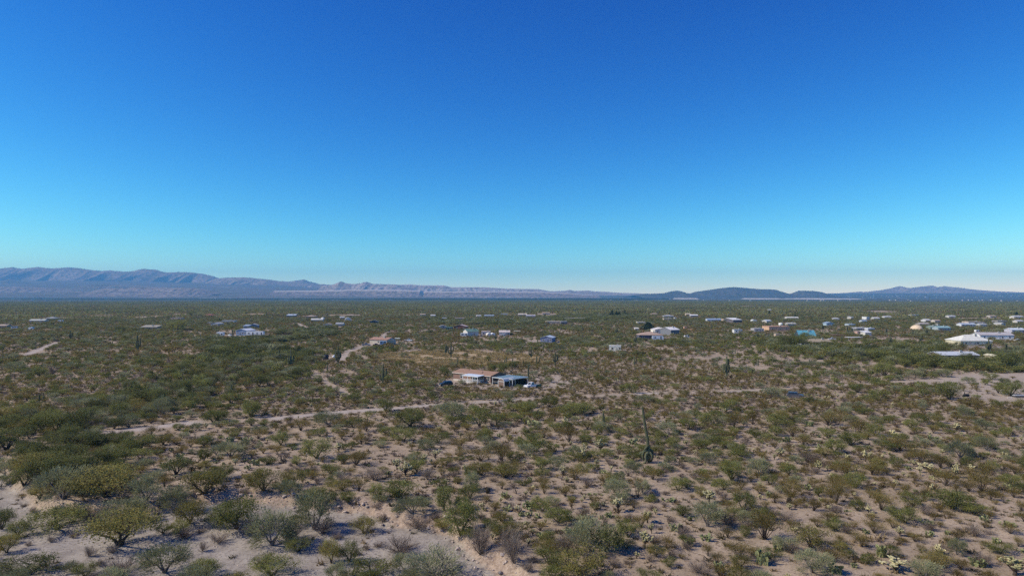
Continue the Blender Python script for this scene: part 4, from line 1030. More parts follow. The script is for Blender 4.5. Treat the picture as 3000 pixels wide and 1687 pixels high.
vehicle('white pickup far right below the large white house', 2982, 1000, 'pickup', (.75, .75, .75), .1, 'pickup truck', 'pickup_truck', 5.0)

def travel_trailer(label, px, py, L, col=(.72, .72, .73), rz=0.0, H=3.2, stripe=(.16, .17, .22), slots=2):
    x, y, z = at(px, py)
    o = empty('travel_trailer', (x, y, z), rz); tag(o, label, 'trailer')
    hl = L / 2
    prof = [(-hl, .7), (-hl + .1, .55), (hl - .25, .55), (hl, .8), (hl, H - .6), (hl - .35, H), (-hl + .25, H), (-hl, H - .25)]
    MB().prism(prof, 0, 2.5, inset=.03).build('body', paint(col, .4, .05, 1), o)
    n_ = max(2, int(L / 2.6))
    for k in range(n_):
        xx = -hl + L * (k + .5) / n_
        if slots and k % 2 == 1 and slots > 0:
            d = MB().box(xx - .4, -.03, .75, xx + .4, .01, 2.75).build('door', paint((.06, .06, .07), .5), o); slots -= 1
        else: window(o, xx, 0, 1.6, min(1.2, L / n_ * .5), .75, -1, frame=(.1, .1, .1))
    MB().box(-hl + .15, -.012, 1.15, hl - .2, -.002, 1.3).build('stripe', paint(stripe, .4), o)
    for k in (-.45, .45):
        t = MB().cyl((k, .1, .36), (k, .36, .36), .36, 12).build('wheel', TYRE, o)
        t2 = MB().cyl((k, 2.14, .36), (k, 2.4, .36), .36, 12).build('wheel', TYRE, o)
    MB().tube([(hl - .1, 1.25, .55), (hl + 1.1, 1.25, .5)], .06, 6).build('tow_bar', paint((.1, .1, .1), .5), o)
    BUILT.append((x, y + 1.2, hl + 1, x, y, hl))
    return o
travel_trailer('very long white travel trailer with dark stripes by the bluish barn', 747, 984, 49 / F * 530, rz=-.03, H=3.5)
travel_trailer('short white box trailer left of the bluish barn', 644, 986, 20 / F * 520, H=3.3, slots=0)
travel_trailer('white trailer with dark window band below the green-roofed barn', 1360, 987, 22 / F * 515, H=2.9, slots=0, stripe=(.05, .06, .09))
travel_trailer('white and blue camper in front of the dark bungalow', 1928, 997, 33 / F * 475, (.5, .55, .64), -.1, 2.9, (.1, .15, .35), 1)
travel_trailer('small white camper alone right of the dark green pointed tree', 2013, 992, 11 / F * 490 + .6, H=2.3, slots=0)
travel_trailer('white flat trailer below the turquoise-roofed house', 2359, 1018, 30 / F * 405, (.66, .64, .66), .1, 2.2, (.3, .12, .14), 1)
travel_trailer('pale blue cargo trailer right of the tan-roofed garage', 1122, 1012, 19 / F * 425, (.46, .54, .64), .15, 2.7, (.3, .36, .45), 0)
travel_trailer('small white camper on the plain at far left', 176, 944, 14 / F * 800, H=2.5, slots=0)
travel_trailer('white trailer standing alone on the red-brown right plain', 2866, 975, 13 / F * 570, H=2.5, slots=0)
# second homestead
house('tan garage house with wide brown roof beside parked trailers', 1108, 1009, 62, 9.5, 3.0, 'gable', (.50, .44, .37), (.36, .21, .155), -.45, 1, .26, name='house', drs=False)
house('white rounded carport right of the pale blue cargo trailer', 1143, 1009, 18, 6, 2.9, 'open', WHT, (.74, .75, .78), .1, 0, name='carport', cat='carport')
house('low pale green shelter right of the white rounded carport', 1163, 1003, 16, 6, 2.4, 'open', GRY, (.50, .55, .50), .1, 0, name='shelter', cat='shelter')

# ------------------------------------------------------------------ tanks, bins, table, poles, low walls
def tank(label, px, py, r, h, col, name='water_tank'):
    x, y, z = at(px, py)
    o = empty(name, (x, y, z)); tag(o, label, 'tank')
    MB().tube([(0, 0, -.2), (0, 0, h)], r, 18).build('body', paint(col, .5, .08, 2), o, True)
    MB().tube([(0, 0, h + .002), (0, 0, h + r * .18), (0, 0, h + r * .28)], [r * 1.03, r * .7, r * .2], 18).build('lid', paint(col, .5, .08, 2), o)
    for k in (0.25, .5, .75): MB().tube([(0, 0, h * k), (0, 0, h * k + .08)], r * 1.02, 18).build('band', paint(tuple(c * .8 for c in col), .5), o)
    BUILT.append((x, y, r + 1.5, x, y, r))
tank('black round water tank left of the tall clustered saguaro', 955, 1052, 1.25, 1.95, (.02, .022, .03))
tank('white water tank on the far roofline behind white two-part house', 946, 938, 1.9, 3.2, (.68, .68, .66))
tank('white round tank between the orange adobe and dusty trailer', 2287, 956, 2.0, 3.2, (.74, .72, .68))
tank('small white drum at the back of the bare yard', 2906, 1103, .45, .8, (.78, .76, .72), 'drum')
def propane(label, px, py, L, r, rz):
    x, y, z = at(px, py)
    o = empty('propane_tank', (x, y, z), rz); tag(o, label, 'tank')
    pts = [(-L / 2, 0, r + .3), (-L / 2 + r * .4, 0, r + .3), (-L / 2 + r, 0, r + .3), (L / 2 - r, 0, r + .3), (L / 2 - r * .4, 0, r + .3), (L / 2, 0, r + .3)]
    MB().tube(pts, [r * .3, r * .8, r, r, r * .8, r * .3], 14).build('vessel', paint((.76, .76, .80), .35, .04, 2), o, True)
    for s in (-.6, .6): MB().box(s * L / 2 - .08, -r * .7, -.2, s * L / 2 + .08, r * .7, r + .05).build('foot', paint((.3, .3, .3), .7), o)
    MB().cyl((0, 0, 2 * r + .28), (0, 0, 2 * r + .5), .2, 10).build('valve_dome', paint((.5, .5, .5), .4), o)
    BUILT.append((x, y, L / 2 + 1, x, y, 1))
propane('white tank tilted beside the tall clustered saguaro', 979, 1051, 2.2, .75, 1.3)

def bin_(label, px, py, col):
    x, y, z = at(px, py)
    o = empty('wheelie_bin', (x, y, z), .4); tag(o, label, 'bin')
    MB().add([(-.26, -.28, .08), (.26, -.28, .08), (.26, .28, .08), (-.26, .28, .08), (-.33, -.36, 1.0), (.33, -.36, 1.0), (.33, .38, 1.0), (-.33, .38, 1.0)],
             [(3, 2, 1, 0), (4, 5, 6, 7), (0, 1, 5, 4), (1, 2, 6, 5), (2, 3, 7, 6), (3, 0, 4, 7)]).build('body', paint(col, .5), o)
    MB().box(-.36, -.4, 1.003, .36, .42, 1.07).build('lid', paint(tuple(c * .7 for c in col), .5), o)
    for s in (-1, 1): MB().cyl((s * .3, .3, .1), (s * .37, .3, .1), .1, 8).build('wheel', TYRE, o)
    MB().cyl((-.25, .46, .98), (.25, .46, .98), .025, 6).build('handle', paint(tuple(c * .7 for c in col), .5), o)
    BUILT.append((x, y, 1.4, x, y, 1))
bin_('green wheeled bin behind the white pickup, nearer the truck', 1576, 1135, (.02, .10, .06))
bin_('dark green wheeled bin behind the white pickup, farther from the truck', 1583, 1135, (.02, .075, .05))

def yard_table():
    x, y, z = at(2990, 1164)
    o = empty('picnic_table', (x, y, z), .05); tag(o, 'long white-topped table under the green tree in the bare yard', 'table')
    wm = paint((.72, .72, .74), .5, .06, 2); lg = paint((.12, .11, .12), .6)
    MB().box(-2.2, -.45, .68, 2.2, .45, .75).build('tabletop', wm, o)
    for s in (-1.8, 1.8):
        for t in (-.32, .32): MB().box(s - .05, t - .05, -.2, s + .05, t + .05, .678).build('leg', lg, o)
    for t in (-.85, .85):
        MB().box(-2.0, t - .15, .42, 2.0, t + .15, .47).build('bench', lg, o)
    MB().box(-1.85, -.95, .36, -1.75, .95, .415).build('brace', lg, o); MB().box(1.75, -.95, .36, 1.85, .95, .415).build('brace', lg, o)
    BUILT.append((x, y, 2.5, x, y, 2))
yard_table()
def smoker():
    x, y, z = at(2831, 1165)
    o = empty('barbecue_smoker', (x, y, z), .1); tag(o, 'black barrel smoker with chimney standing in the bare yard', 'barbecue')
    k = paint((.012, .012, .016), .5)
    MB().tube([(-.75, 0, .75), (-.7, 0, .75), (.7, 0, .75), (.75, 0, .75)], [.3, .42, .42, .3], 14).build('barrel', k, o)
    MB().tube([(-.55, 0, 1.1), (-.55, 0, 1.75)], .1, 8).build('chimney', k, o)
    MB().box(-1.05, -.3, .3, -.76, .3, .8).build('firebox', k, o)
    for s in (-.6, .6):
        for t in (-.3, .3): MB().box(s - .03, t - .03, -.1, s + .03, t + .03, .5).build('leg', k, o)
    MB().box(-.7, -.75, .7, .7, -.43, .74).build('shelf', k, o)
    BUILT.append((x, y, 1.6, x, y, 1))
smoker()
def plank():
    x, y, z = at(2958, 1165)
    tag(MB().box(-.7, -.18, .0, .7, .18, .09).build('loose_board', paint((.74, .72, .72), .7, .1, 3)), 'pale board lying flat on the sand left of the table', 'board').location = (x, y, z + .02)
plank()

POLES = [(69, 922, 40), (548, 923, 35), (1386, 920, 30), (1618, 920, 34), (1890, 921, 22), (2139, 921, 28), (958, 939, 54), (516, 898, 14), (1044, 910, 22)]
PDESC = ['far left above the white ranch house', 'left of the round grey tree', 'above the dark low house', 'right of the lavender grey house', 'beyond the tall dark trees',
         'above the white sloped roof', 'beside the white two-part house', 'far out on the left plain', 'far out above the arched shelter']
pm_ = paint((.06, .05, .045), .8, .1, 2)
for (px, py, h), dsc in zip(POLES, PDESC):
    x, y, z = at(px, py); hh = min(h / F * y, 17)
    o = empty('utility_pole', (x, y, z), .3); tag(o, 'thin dark wooden utility pole ' + dsc, 'utility pole', 'utility poles across the plain')
    MB().tube([(0, 0, -.5), (0, 0, hh)], [.26, .19], 8).build('post', pm_, o)
    c = MB().box(-1.3, -.08, hh - 1.0, 1.3, .08, hh - .82).build('crossarm', pm_, o)
    for s in (-1.1, -.4, .4, 1.1): MB().cyl((s, 0, hh - .82), (s, 0, hh - .6), .06, 6).build('insulator', paint((.3, .3, .32), .3), c)

def low_wall(label, p0, p1, h, col, th=.3):
    (x0, y0, z0), (x1, y1, z1) = at(*p0), at(*p1)
    L = math.hypot(x1 - x0, y1 - y0)
    o = MB().box(0, -th / 2, -.6, L, th / 2, h).build('low_wall', paint(col, .85, .12, .6))
    o.location = (x0, y0, (z0 + z1) / 2); o.rotation_euler = (0, 0, math.atan2(y1 - y0, x1 - x0)); tag(o, label, 'wall')
low_wall('long low orange wall running right from the small orange hut', (2014, 967), (2102, 968), 1.0, (.42, .26, .18))
low_wall('low pale wall in front of the cream barn-sized house', (2779, 1018), (2940, 1020), 1.1, (.52, .44, .38))
low_wall('short pale rubble wall left of the cream barn-sized house', (2776, 1014), (2802, 1016), 1.2, (.56, .48, .40))
# ------------------------------------------------------------------ plant shapes (unit width 1, standing on z = 0)
def tris_of_tubes(tubes, seg=5):
    mb = MB()
    for pts, rad in tubes: mb.tube(pts, rad, seg, cap=False)
    V = np.array(mb.v, float).reshape(-1, 3)
    Fq = np.array([f for f in mb.f if len(f) == 4], int).reshape(-1, 4)
    return V, np.concatenate([Fq[:, :3], Fq[:, [0, 2, 3]]])

def rdirs(rng, n):
    d = rng.normal(size=(n, 3)); return d / np.linalg.norm(d, axis=1, keepdims=True)

def leaves(rng, P, size, tint, stretch=1.0, along=None, width=.6):
    n = len(P)
    a = rdirs(rng, n) if along is None else along + .45 * rdirs(rng, n)
    b = rdirs(rng, n)
    b = np.cross(a, b); b /= np.linalg.norm(b, axis=1, keepdims=True) + 1e-9
    s = (size * rng.uniform(.6, 1.4, n))[:, None]
    V = np.stack([P - b * s * width * .5, P + b * s * width * .5, P + a * s * stretch], 1).reshape(-1, 3)
    return V, np.arange(3 * n).reshape(n, 3), np.repeat(tint, 3)

def cat_parts(L):
    V, Fa, T = [], [], []; k = 0
    for v, f, t in L:
        V.append(v); Fa.append(np.asarray(f) + k); T.append(np.full(len(v), t) if np.isscalar(t) else t); k += len(v)
    return np.concatenate(V), np.concatenate(Fa), np.concatenate(T)

def g_tree(seed, dens, kind):
    rng = np.random.default_rng(seed)
    H = {'mesquite': .60, 'palo': .72}[kind]
    nl = rng.integers(3, 6)
    tubes = []; ends = []
    base = np.zeros(3)
    for k in range(nl):
        th = 2 * math.pi * (k + rng.uniform(-.3, .3)) / nl
        d = np.array([math.cos(th), math.sin(th), 0])
        r1 = rng.uniform(.06, .13); z1_ = rng.uniform(.1, .18) * H / .6
        p1 = d * r1 + [0, 0, z1_]
        p2 = d * rng.uniform(.16, .26) + [rng.normal() * .03, rng.normal() * .03, H * rng.uniform(.42, .6)]
        tubes.append(([base + [0, 0, -.03], p1 * .5 + [rng.normal() * .01, 0, .01], p1, p2], [.030, .024, .019, .010]))
        for j in range(3):
            t2 = th + rng.uniform(-.9, .9)
            p3 = np.array([math.cos(t2), math.sin(t2), 0]) * rng.uniform(.25, .44) + [0, 0, H * rng.uniform(.45, .85)]
            q = p1 + (p2 - p1) * rng.uniform(.3, 1)
            tubes.append(([q, (q + p3) / 2 + [0, 0, .02], p3], [.010, .007, .003])); ends.append(p3)
    for k in range(14 if dens > .5 else 0):
        th = rng.uniform(0, 6.28); e = ends[rng.integers(0, len(ends))]
        tip = e + np.array([math.cos(th) * .10, math.sin(th) * .10, rng.uniform(.03, .16)])
        tubes.append(([e * .8, tip], [.006, .0015]))
    wv, wf = tris_of_tubes(tubes, 5 if dens > .5 else 3)
    nc = int(rng.integers(22, 31))
    C = list(ends); gap = rng.uniform(0, 6.28); low, skirt = (rng.uniform(.10, .32), 1.3) if kind == 'mesquite' else (rng.uniform(.08, .2), .7)
    while len(C) < nc + len(ends):
        th = rng.uniform(0, 2 * math.pi); q = rng.uniform(0, 1) ** .8
        r = .42 * math.sqrt(1 - .85 * q * q) * rng.uniform(.35, 1) ** .6
        r *= 1 - .30 * (1 - q) ** 2 * skirt
        if math.cos(th - gap) > .75 and rng.uniform() < .7: continue
        r *= 1 + .16 * math.sin(2 * th + gap * 3)
        C.append(np.array([r * math.cos(th), r * math.sin(th), H * (low + (.93 - low) * q)]))
    L = []
    per = int((150 if kind == 'mesquite' else 140) * dens)
    for c in C:
        n = max(3, int(per * rng.uniform(.5, 1.3)))
        R = np.array([rng.uniform(.08, .16), rng.uniform(.08, .16), rng.uniform(.06, .12) * H / .6])
        P = c + rng.normal(size=(n, 3)) * R * .62
        P[:, 2] = np.maximum(P[:, 2], .04)
        ct = rng.uniform(.1, .8)
        tint = np.clip(ct + rng.normal(size=n) * .16, 0, 1)
        s = .0215 / math.sqrt(dens)
        if kind == 'mesquite': L.append(leaves(rng, P, s, tint, 1.1, None, .8))
        else:
            al = P - [0, 0, .1]; al /= np.linalg.norm(al, axis=1, keepdims=True) + 1e-9
            L.append(leaves(rng, P, s * 1.6, tint, 1.5, al, .34))
    lv, lf, lt = cat_parts(L)
    return {'trunk': (wv, wf, np.full(len(wv), .5), 0), 'crown': (lv, lf, lt, 1)}

def g_creosote(seed, dens, kind):
    rng = np.random.default_rng(seed)
    H = .68; ns = int(15 + rng.integers(0, 6))
    tubes = []; L = []
    for k in range(ns):
        th = 2 * math.pi * (k + rng.uniform(-.4, .4)) / ns; tilt = rng.uniform(.15, 1.0)
        tip = np.array([math.cos(th) * .48 * tilt, math.sin(th) * .48 * tilt, H * (1.02 - .42 * tilt ** 2) * rng.uniform(.8, 1.1)])
        mid = tip * [.42, .42, .55]
        tubes.append(([np.array([0, 0, -.02]), mid, tip], [.010, .006, .002]))
        n = max(4, int(190 * dens))
        t = rng.uniform(.18, 1.08, n)[:, None]
        P = mid * (1 - t) * 2 * .5 + tip * t + rng.normal(size=(n, 3)) * [.07, .07, .055] * (.5 + t)
        P[:, 2] = np.maximum(P[:, 2], .05)
        ct = rng.uniform(.2, .8)
        al = np.tile(tip / np.linalg.norm(tip), (n, 1))
        L.append(leaves(rng, P, .0205 / math.sqrt(dens), np.clip(ct + rng.normal(size=n) * .18, 0, 1), 1.5, al, .5))
    wv, wf = tris_of_tubes(tubes, 4 if dens > .5 else 3)
    lv, lf, lt = cat_parts(L)
    return {'stems': (wv, wf, np.full(len(wv), .5), 0), 'foliage': (lv, lf, lt, 1)}

def g_brush(seed, dens, kind):
    rng = np.random.default_rng(seed)
    H = .55; ns = 14
    tubes = []; L = []
    for k in range(ns):
        th = 2 * math.pi * (k + rng.uniform(-.5, .5)) / ns; tilt = rng.uniform(.2, 1.0)
        tip = np.array([math.cos(th) * .46 * tilt, math.sin(th) * .46 * tilt, H * (1.0 - .45 * tilt ** 2) * rng.uniform(.7, 1.1)])
        mid = tip * [.5, .5, .5] + rng.normal(size=3) * .03
        tubes.append(([np.array([0, 0, -.02]), mid, tip], [.012, .007, .002]))
        n = max(4, int(120 * dens))
        t = rng.uniform(.25, 1.0, n)[:, None]
        P = np.array([0, 0, 0]) * (1 - t) + tip * t + rng.normal(size=(n, 3)) * .05
        P[:, 2] = np.maximum(P[:, 2], .02)
        al = np.tile(tip / np.linalg.norm(tip), (n, 1)) + .6 * rdirs(rng, n)
        L.append(leaves(rng, P, .042 / math.sqrt(dens), np.clip(.4 + rng.normal(size=n) * .25, 0, 1), 2.6, al, .13))
    wv, wf = tris_of_tubes(tubes, 4 if dens > .5 else 3)
    lv, lf, lt = cat_parts(L)
    return {'stems': (wv, wf, np.full(len(wv), .5), 0), 'twigs': (lv, lf, lt, 1)}

def g_cholla(seed, dens, kind):
    rng = np.random.default_rng(seed)
    H = .95; tubes = []; J = []
    hgt = rng.uniform(.28, .42)
    tubes.append(([np.array([0, 0, -.03]), np.array([rng.normal() * .02, 0, hgt * .6]), np.array([rng.normal() * .04, rng.normal() * .04, hgt])], [.05, .045, .035]))
    nb = int(9 + rng.integers(0, 5))
    for k in range(nb):
        th = 2 * math.pi * (k + rng.uniform(-.4, .4)) / nb; tilt = rng.uniform(.2, 1)
        st = np.array([0, 0, hgt * rng.uniform(.6, 1)])
        tip = np.array([math.cos(th) * .36 * tilt, math.sin(th) * .36 * tilt, hgt + (H - hgt) * (1 - .55 * tilt ** 2) * rng.uniform(.6, 1)])
        tubes.append(([st, (st + tip) / 2 + [0, 0, -.02], tip], [.028, .022, .016]))
        for j in range(max(2, int(6 * dens))):
            t = rng.uniform(.45, 1.05); p = st * (1 - t) + tip * t + rng.normal(size=3) * .035
            d = rdirs(rng, 1)[0]; d[2] = abs(d[2]) + .35; d /= np.linalg.norm(d)
            J.append((p, p + d * rng.uniform(.10, .17)))
    wv, wf = tris_of_tubes(tubes, 6 if dens > .5 else 4)
    L = []
    rr = .034 if dens > .5 else .05
    for a, b in J:
        v, f = tris_of_tubes([([a, a + (b - a) * .15, a + (b - a) * .8, b], [rr * .5, rr, rr, rr * .25])], 5 if dens > .5 else 4)
        L.append((v, f, np.clip(np.full(len(v), rng.uniform(.2, .9)) + np.repeat([-.25, -.1, .1, .25], len(v) // 4), 0, 1)))
    lv, lf, lt = cat_parts(L)
    return {'trunk': (wv, wf, np.full(len(wv), .5), 0), 'joints': (lv, lf, lt, 1)}

def g_pear(seed, dens, kind):
    rng = np.random.default_rng(seed)
    L = []; pads = []
    n0 = int(9 + rng.integers(0, 5))
    for k in range(n0):
        r = .24 * math.sqrt(rng.uniform(0, 1)); th = rng.uniform(0, 2 * math.pi)
        pads.append((np.array([r * math.cos(th), r * math.sin(th), .0]), rng.uniform(0, 2 * math.pi), rng.normal() * .35, 0))
    i = 0
    lim = int(42 * max(dens, .45))
    while i < len(pads) and len(L) < lim:
        p, az, tl, lev = pads[i]; i += 1
        h = rng.uniform(.15, .21); w = h * .78; t = .022
        up = np.array([math.sin(tl) * math.cos(az), math.sin(tl) * math.sin(az), math.cos(tl)])
        n_ = np.array([math.cos(az + .4), math.sin(az + .4), 0]); n_ -= up * n_.dot(up); n_ /= np.linalg.norm(n_)
        s = np.cross(up, n_); c = p + up * h * .5
        K = 8
        ring = [c + up * h * .5 * math.sin(2 * math.pi * q / K) + s * w * .5 * math.cos(2 * math.pi * q / K) for q in range(K)]
        V = np.array(ring + [c + n_ * t, c - n_ * t])
        Fa = [(q, (q + 1) % K, K) for q in range(K)] + [((q + 1) % K, q, K + 1) for q in range(K)]
        L.append((V, np.array(Fa), rng.uniform(.15, .9)))
        if lev < 3:
            for _ in range(rng.integers(1, 3)):
                a = rng.uniform(.7, 2.4)
                pads.append((c + up * h * .46 * math.sin(a) + s * w * .42 * math.cos(a), az + rng.normal() * .7, tl * .6 + rng.normal() * .45, lev + 1))
    v, f, t = cat_parts(L)
    v[:, 2] -= .02
    return {'pads': (v, f, t, 1)}

def g_dead(seed, dens, kind):
    rng = np.random.default_rng(seed); tubes = []
    for k in range(7):
        th = rng.uniform(0, 2 * math.pi); tilt = rng.uniform(.3, 1)
        tip = np.array([math.cos(th) * .45 * tilt, math.sin(th) * .45 * tilt, rng.uniform(.4, .95)])
        mid = tip * [.5, .5, .42] + rng.normal(size=3) * .05
        tubes.append(([np.array([0, 0, -.03]), mid, tip], [.035, .022, .007]))
        for j in range(4):
            q = mid + (tip - mid) * rng.uniform(0, .8); e = q + rdirs(rng, 1)[0] * .16 + [0, 0, .08]
            tubes.append(([q, e], [.012, .003]))
    v, f = tris_of_tubes(tubes, 5)
    return {'branches': (v, f, np.full(len(v), .5), 0)}

BARK = foliage('dark_bark', (.050, .038, .032), (.095, .075, .062), 0)
GREYBARK = foliage('grey_bark', (.12, .10, .09), (.20, .175, .16), 0)
MATS = {
    'mesquite': (BARK, foliage('mesquite_leaves', (.115, .125, .034), (.305, .305, .095), .42)),
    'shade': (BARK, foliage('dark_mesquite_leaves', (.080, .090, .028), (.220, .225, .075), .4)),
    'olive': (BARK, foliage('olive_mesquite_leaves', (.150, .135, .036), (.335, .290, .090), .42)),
    'palo': (GREYBARK, foliage('palo_verde_twigs', (.185, .190, .095), (.370, .365, .205), .35)),
    'creosote': (BARK, foliage('creosote_leaves', (.140, .105, .032), (.320, .250, .085), .42)),
    'brush': (GREYBARK, foliage('bare_grey_twigs', (.14, .105, .082), (.34, .27, .215), .15)),
    'cholla': (BARK, foliage('cholla_spines', (.30, .28, .135), (.70, .63, .36), .15)),
    'pear': (BARK, foliage('prickly_pear_skin', (.14, .165, .075), (.36, .37, .18), .1)),
    'dead': (foliage('dead_wood', (.065, .050, .040), (.14, .11, .088), 0),) * 2,
}
GEN = {'mesquite': g_tree, 'shade': g_tree, 'olive': g_tree, 'palo': g_tree, 'creosote': g_creosote, 'brush': g_brush, 'cholla': g_cholla, 'pear': g_pear, 'dead': g_dead}
NAMES = {'mesquite': 'mesquite_tree', 'shade': 'mesquite_tree', 'olive': 'mesquite_tree', 'palo': 'palo_verde_tree', 'creosote': 'creosote_bush', 'brush': 'bare_shrub', 'cholla': 'cholla_cactus',
         'pear': 'prickly_pear_cactus', 'dead': 'dead_shrub'}
NV = 6
PARTS, WHOLE, LOW = {}, {}, {}
def whole_mesh(nm, d, mats):
    L = []; mi = []
    for k, (v, f, t, m) in d.items(): L.append((v, f, t)); mi += [m] * len(f)
    v, f, t = cat_parts(L)
    return np_mesh(nm, v, f, list(mats), mi, {'tint': t})
for K in GEN:
    PARTS[K], WHOLE[K], LOW[K] = [], [], []
    gk = 'mesquite' if K in ('olive', 'shade') else K
    for s in range(NV if K != 'dead' else 4):
        d = GEN[K](100 * len(K) + 7 * s + ord(K[0]), 1.0, gk)
        PARTS[K].append({pn: np_mesh(pn, v, f, [MATS[K][m]], None, {'tint': t}) for pn, (v, f, t, m) in d.items()})
        WHOLE[K].append(whole_mesh(NAMES[K], d, MATS[K]))
        LOW[K].append(whole_mesh(NAMES[K], GEN[K](900 + 31 * s + ord(K[0]), .13, gk), MATS[K]))

# ------------------------------------------------------------------ plants read off the photograph: kind, x, base y, width, height (in two crops' own pixels)
def crop(ox, oy, s, L): return [(k, ox + x / s, oy + y / s, w / s, h / s) for k, x, y, w, h in L]
HAND = crop(0, 1187, 2.576, [
    ('olive', 910, 1055, 500, 320), ('mesquite', 430, 930, 480, 200), ('mesquite', 440, 192, 210, 140), ('mesquite', 590, 175, 200, 150), ('mesquite', 320, 192, 200, 140),
    ('mesquite', 60, 180, 200, 120), ('mesquite', 50, 335, 230, 170), ('olive', 240, 530, 260, 190), ('mesquite', 420, 480, 340, 150), ('palo', 480, 700, 400, 250),
    ('olive', 800, 690, 460, 270), ('mesquite', 620, 335, 340, 150), ('mesquite', 880, 310, 230, 110), ('palo', 1110, 722, 210, 180), ('palo', 950, 825, 320, 200),
    ('palo', 1310, 812, 200, 205), ('olive', 1430, 892, 260, 190), ('mesquite', 1790, 930, 400, 260), ('palo', 2050, 1055, 330, 290), ('palo', 2370, 935, 290, 290),
    ('mesquite', 1060, 335, 230, 130), ('mesquite', 1330, 520, 200, 140), ('olive', 1540, 645, 300, 200), ('mesquite', 1690, 545, 160, 110), ('palo', 1740, 392, 200, 130),
    ('mesquite', 2390, 402, 240, 170), ('mesquite', 2120, 302, 150, 110), ('olive', 1990, 645, 220, 180), ('olive', 2210, 605, 160, 130), ('mesquite', 1610, 132, 180, 100),
    ('mesquite', 1890, 85, 160, 120), ('palo', 2470, 145, 200, 100), ('palo', 1240, 1262, 330, 240), ('mesquite', 1540, 1280, 210, 150), ('mesquite', 2060, 1280, 320, 170),
    ('olive', 2500, 1190, 170, 190), ('brush', 880, 1290, 300, 180), ('mesquite', 200, 1285, 420, 190), ('mesquite', 640, 1290, 180, 120), ('brush', 1530, 1100, 100, 75),
    ('brush', 1650, 1035, 160, 95), ('brush', 850, 1112, 100, 80), ('brush', 1390, 1005, 180, 95), ('brush', 700, 885, 160, 150), ('brush', 2440, 965, 200, 150),
    ('mesquite', 10, 935, 170, 180), ('olive', 50, 1110, 170, 150), ('mesquite', 1230, 965, 120, 80), ('palo', 720, 130, 160, 90), ('olive', 300, 690, 200, 130), ('mesquite', 220, 420, 240, 150),
    ('shade', 330, 560, 300, 170), ('shade', 560, 525, 280, 160), ('olive', 650, 645, 300, 170), ('shade', 180, 605, 210, 150), ('palo', 420, 645, 260, 170), ('shade', 720, 490, 260, 150), ('shade', 330, 420, 260, 140), ('shade', 520, 420, 240, 140), ('brush', 1900, 960, 200, 150), ('brush', 2200, 1010, 220, 160), ('palo', 1660, 900, 220, 170), ('shade', 2250, 1100, 200, 120), ('pear', 1740, 275, 110, 55), ('pear', 1845, 265, 90, 40), ('pear', 1360, 395, 90, 50), ('pear', 1930, 450, 90, 60), ('pear', 1870, 475, 70, 40), ('cholla', 1555, 175, 70, 45), ('cholla', 2555, 350, 80, 70),
    ('pear', 2220, 335, 60, 40), ('dead', 2135, 425, 90, 80), ('brush', 1480, 290, 80, 70), ('mesquite', 1540, 420, 90, 100), ('creosote', 2270, 190, 140, 90), ('creosote', 1950, 250, 160, 80)])
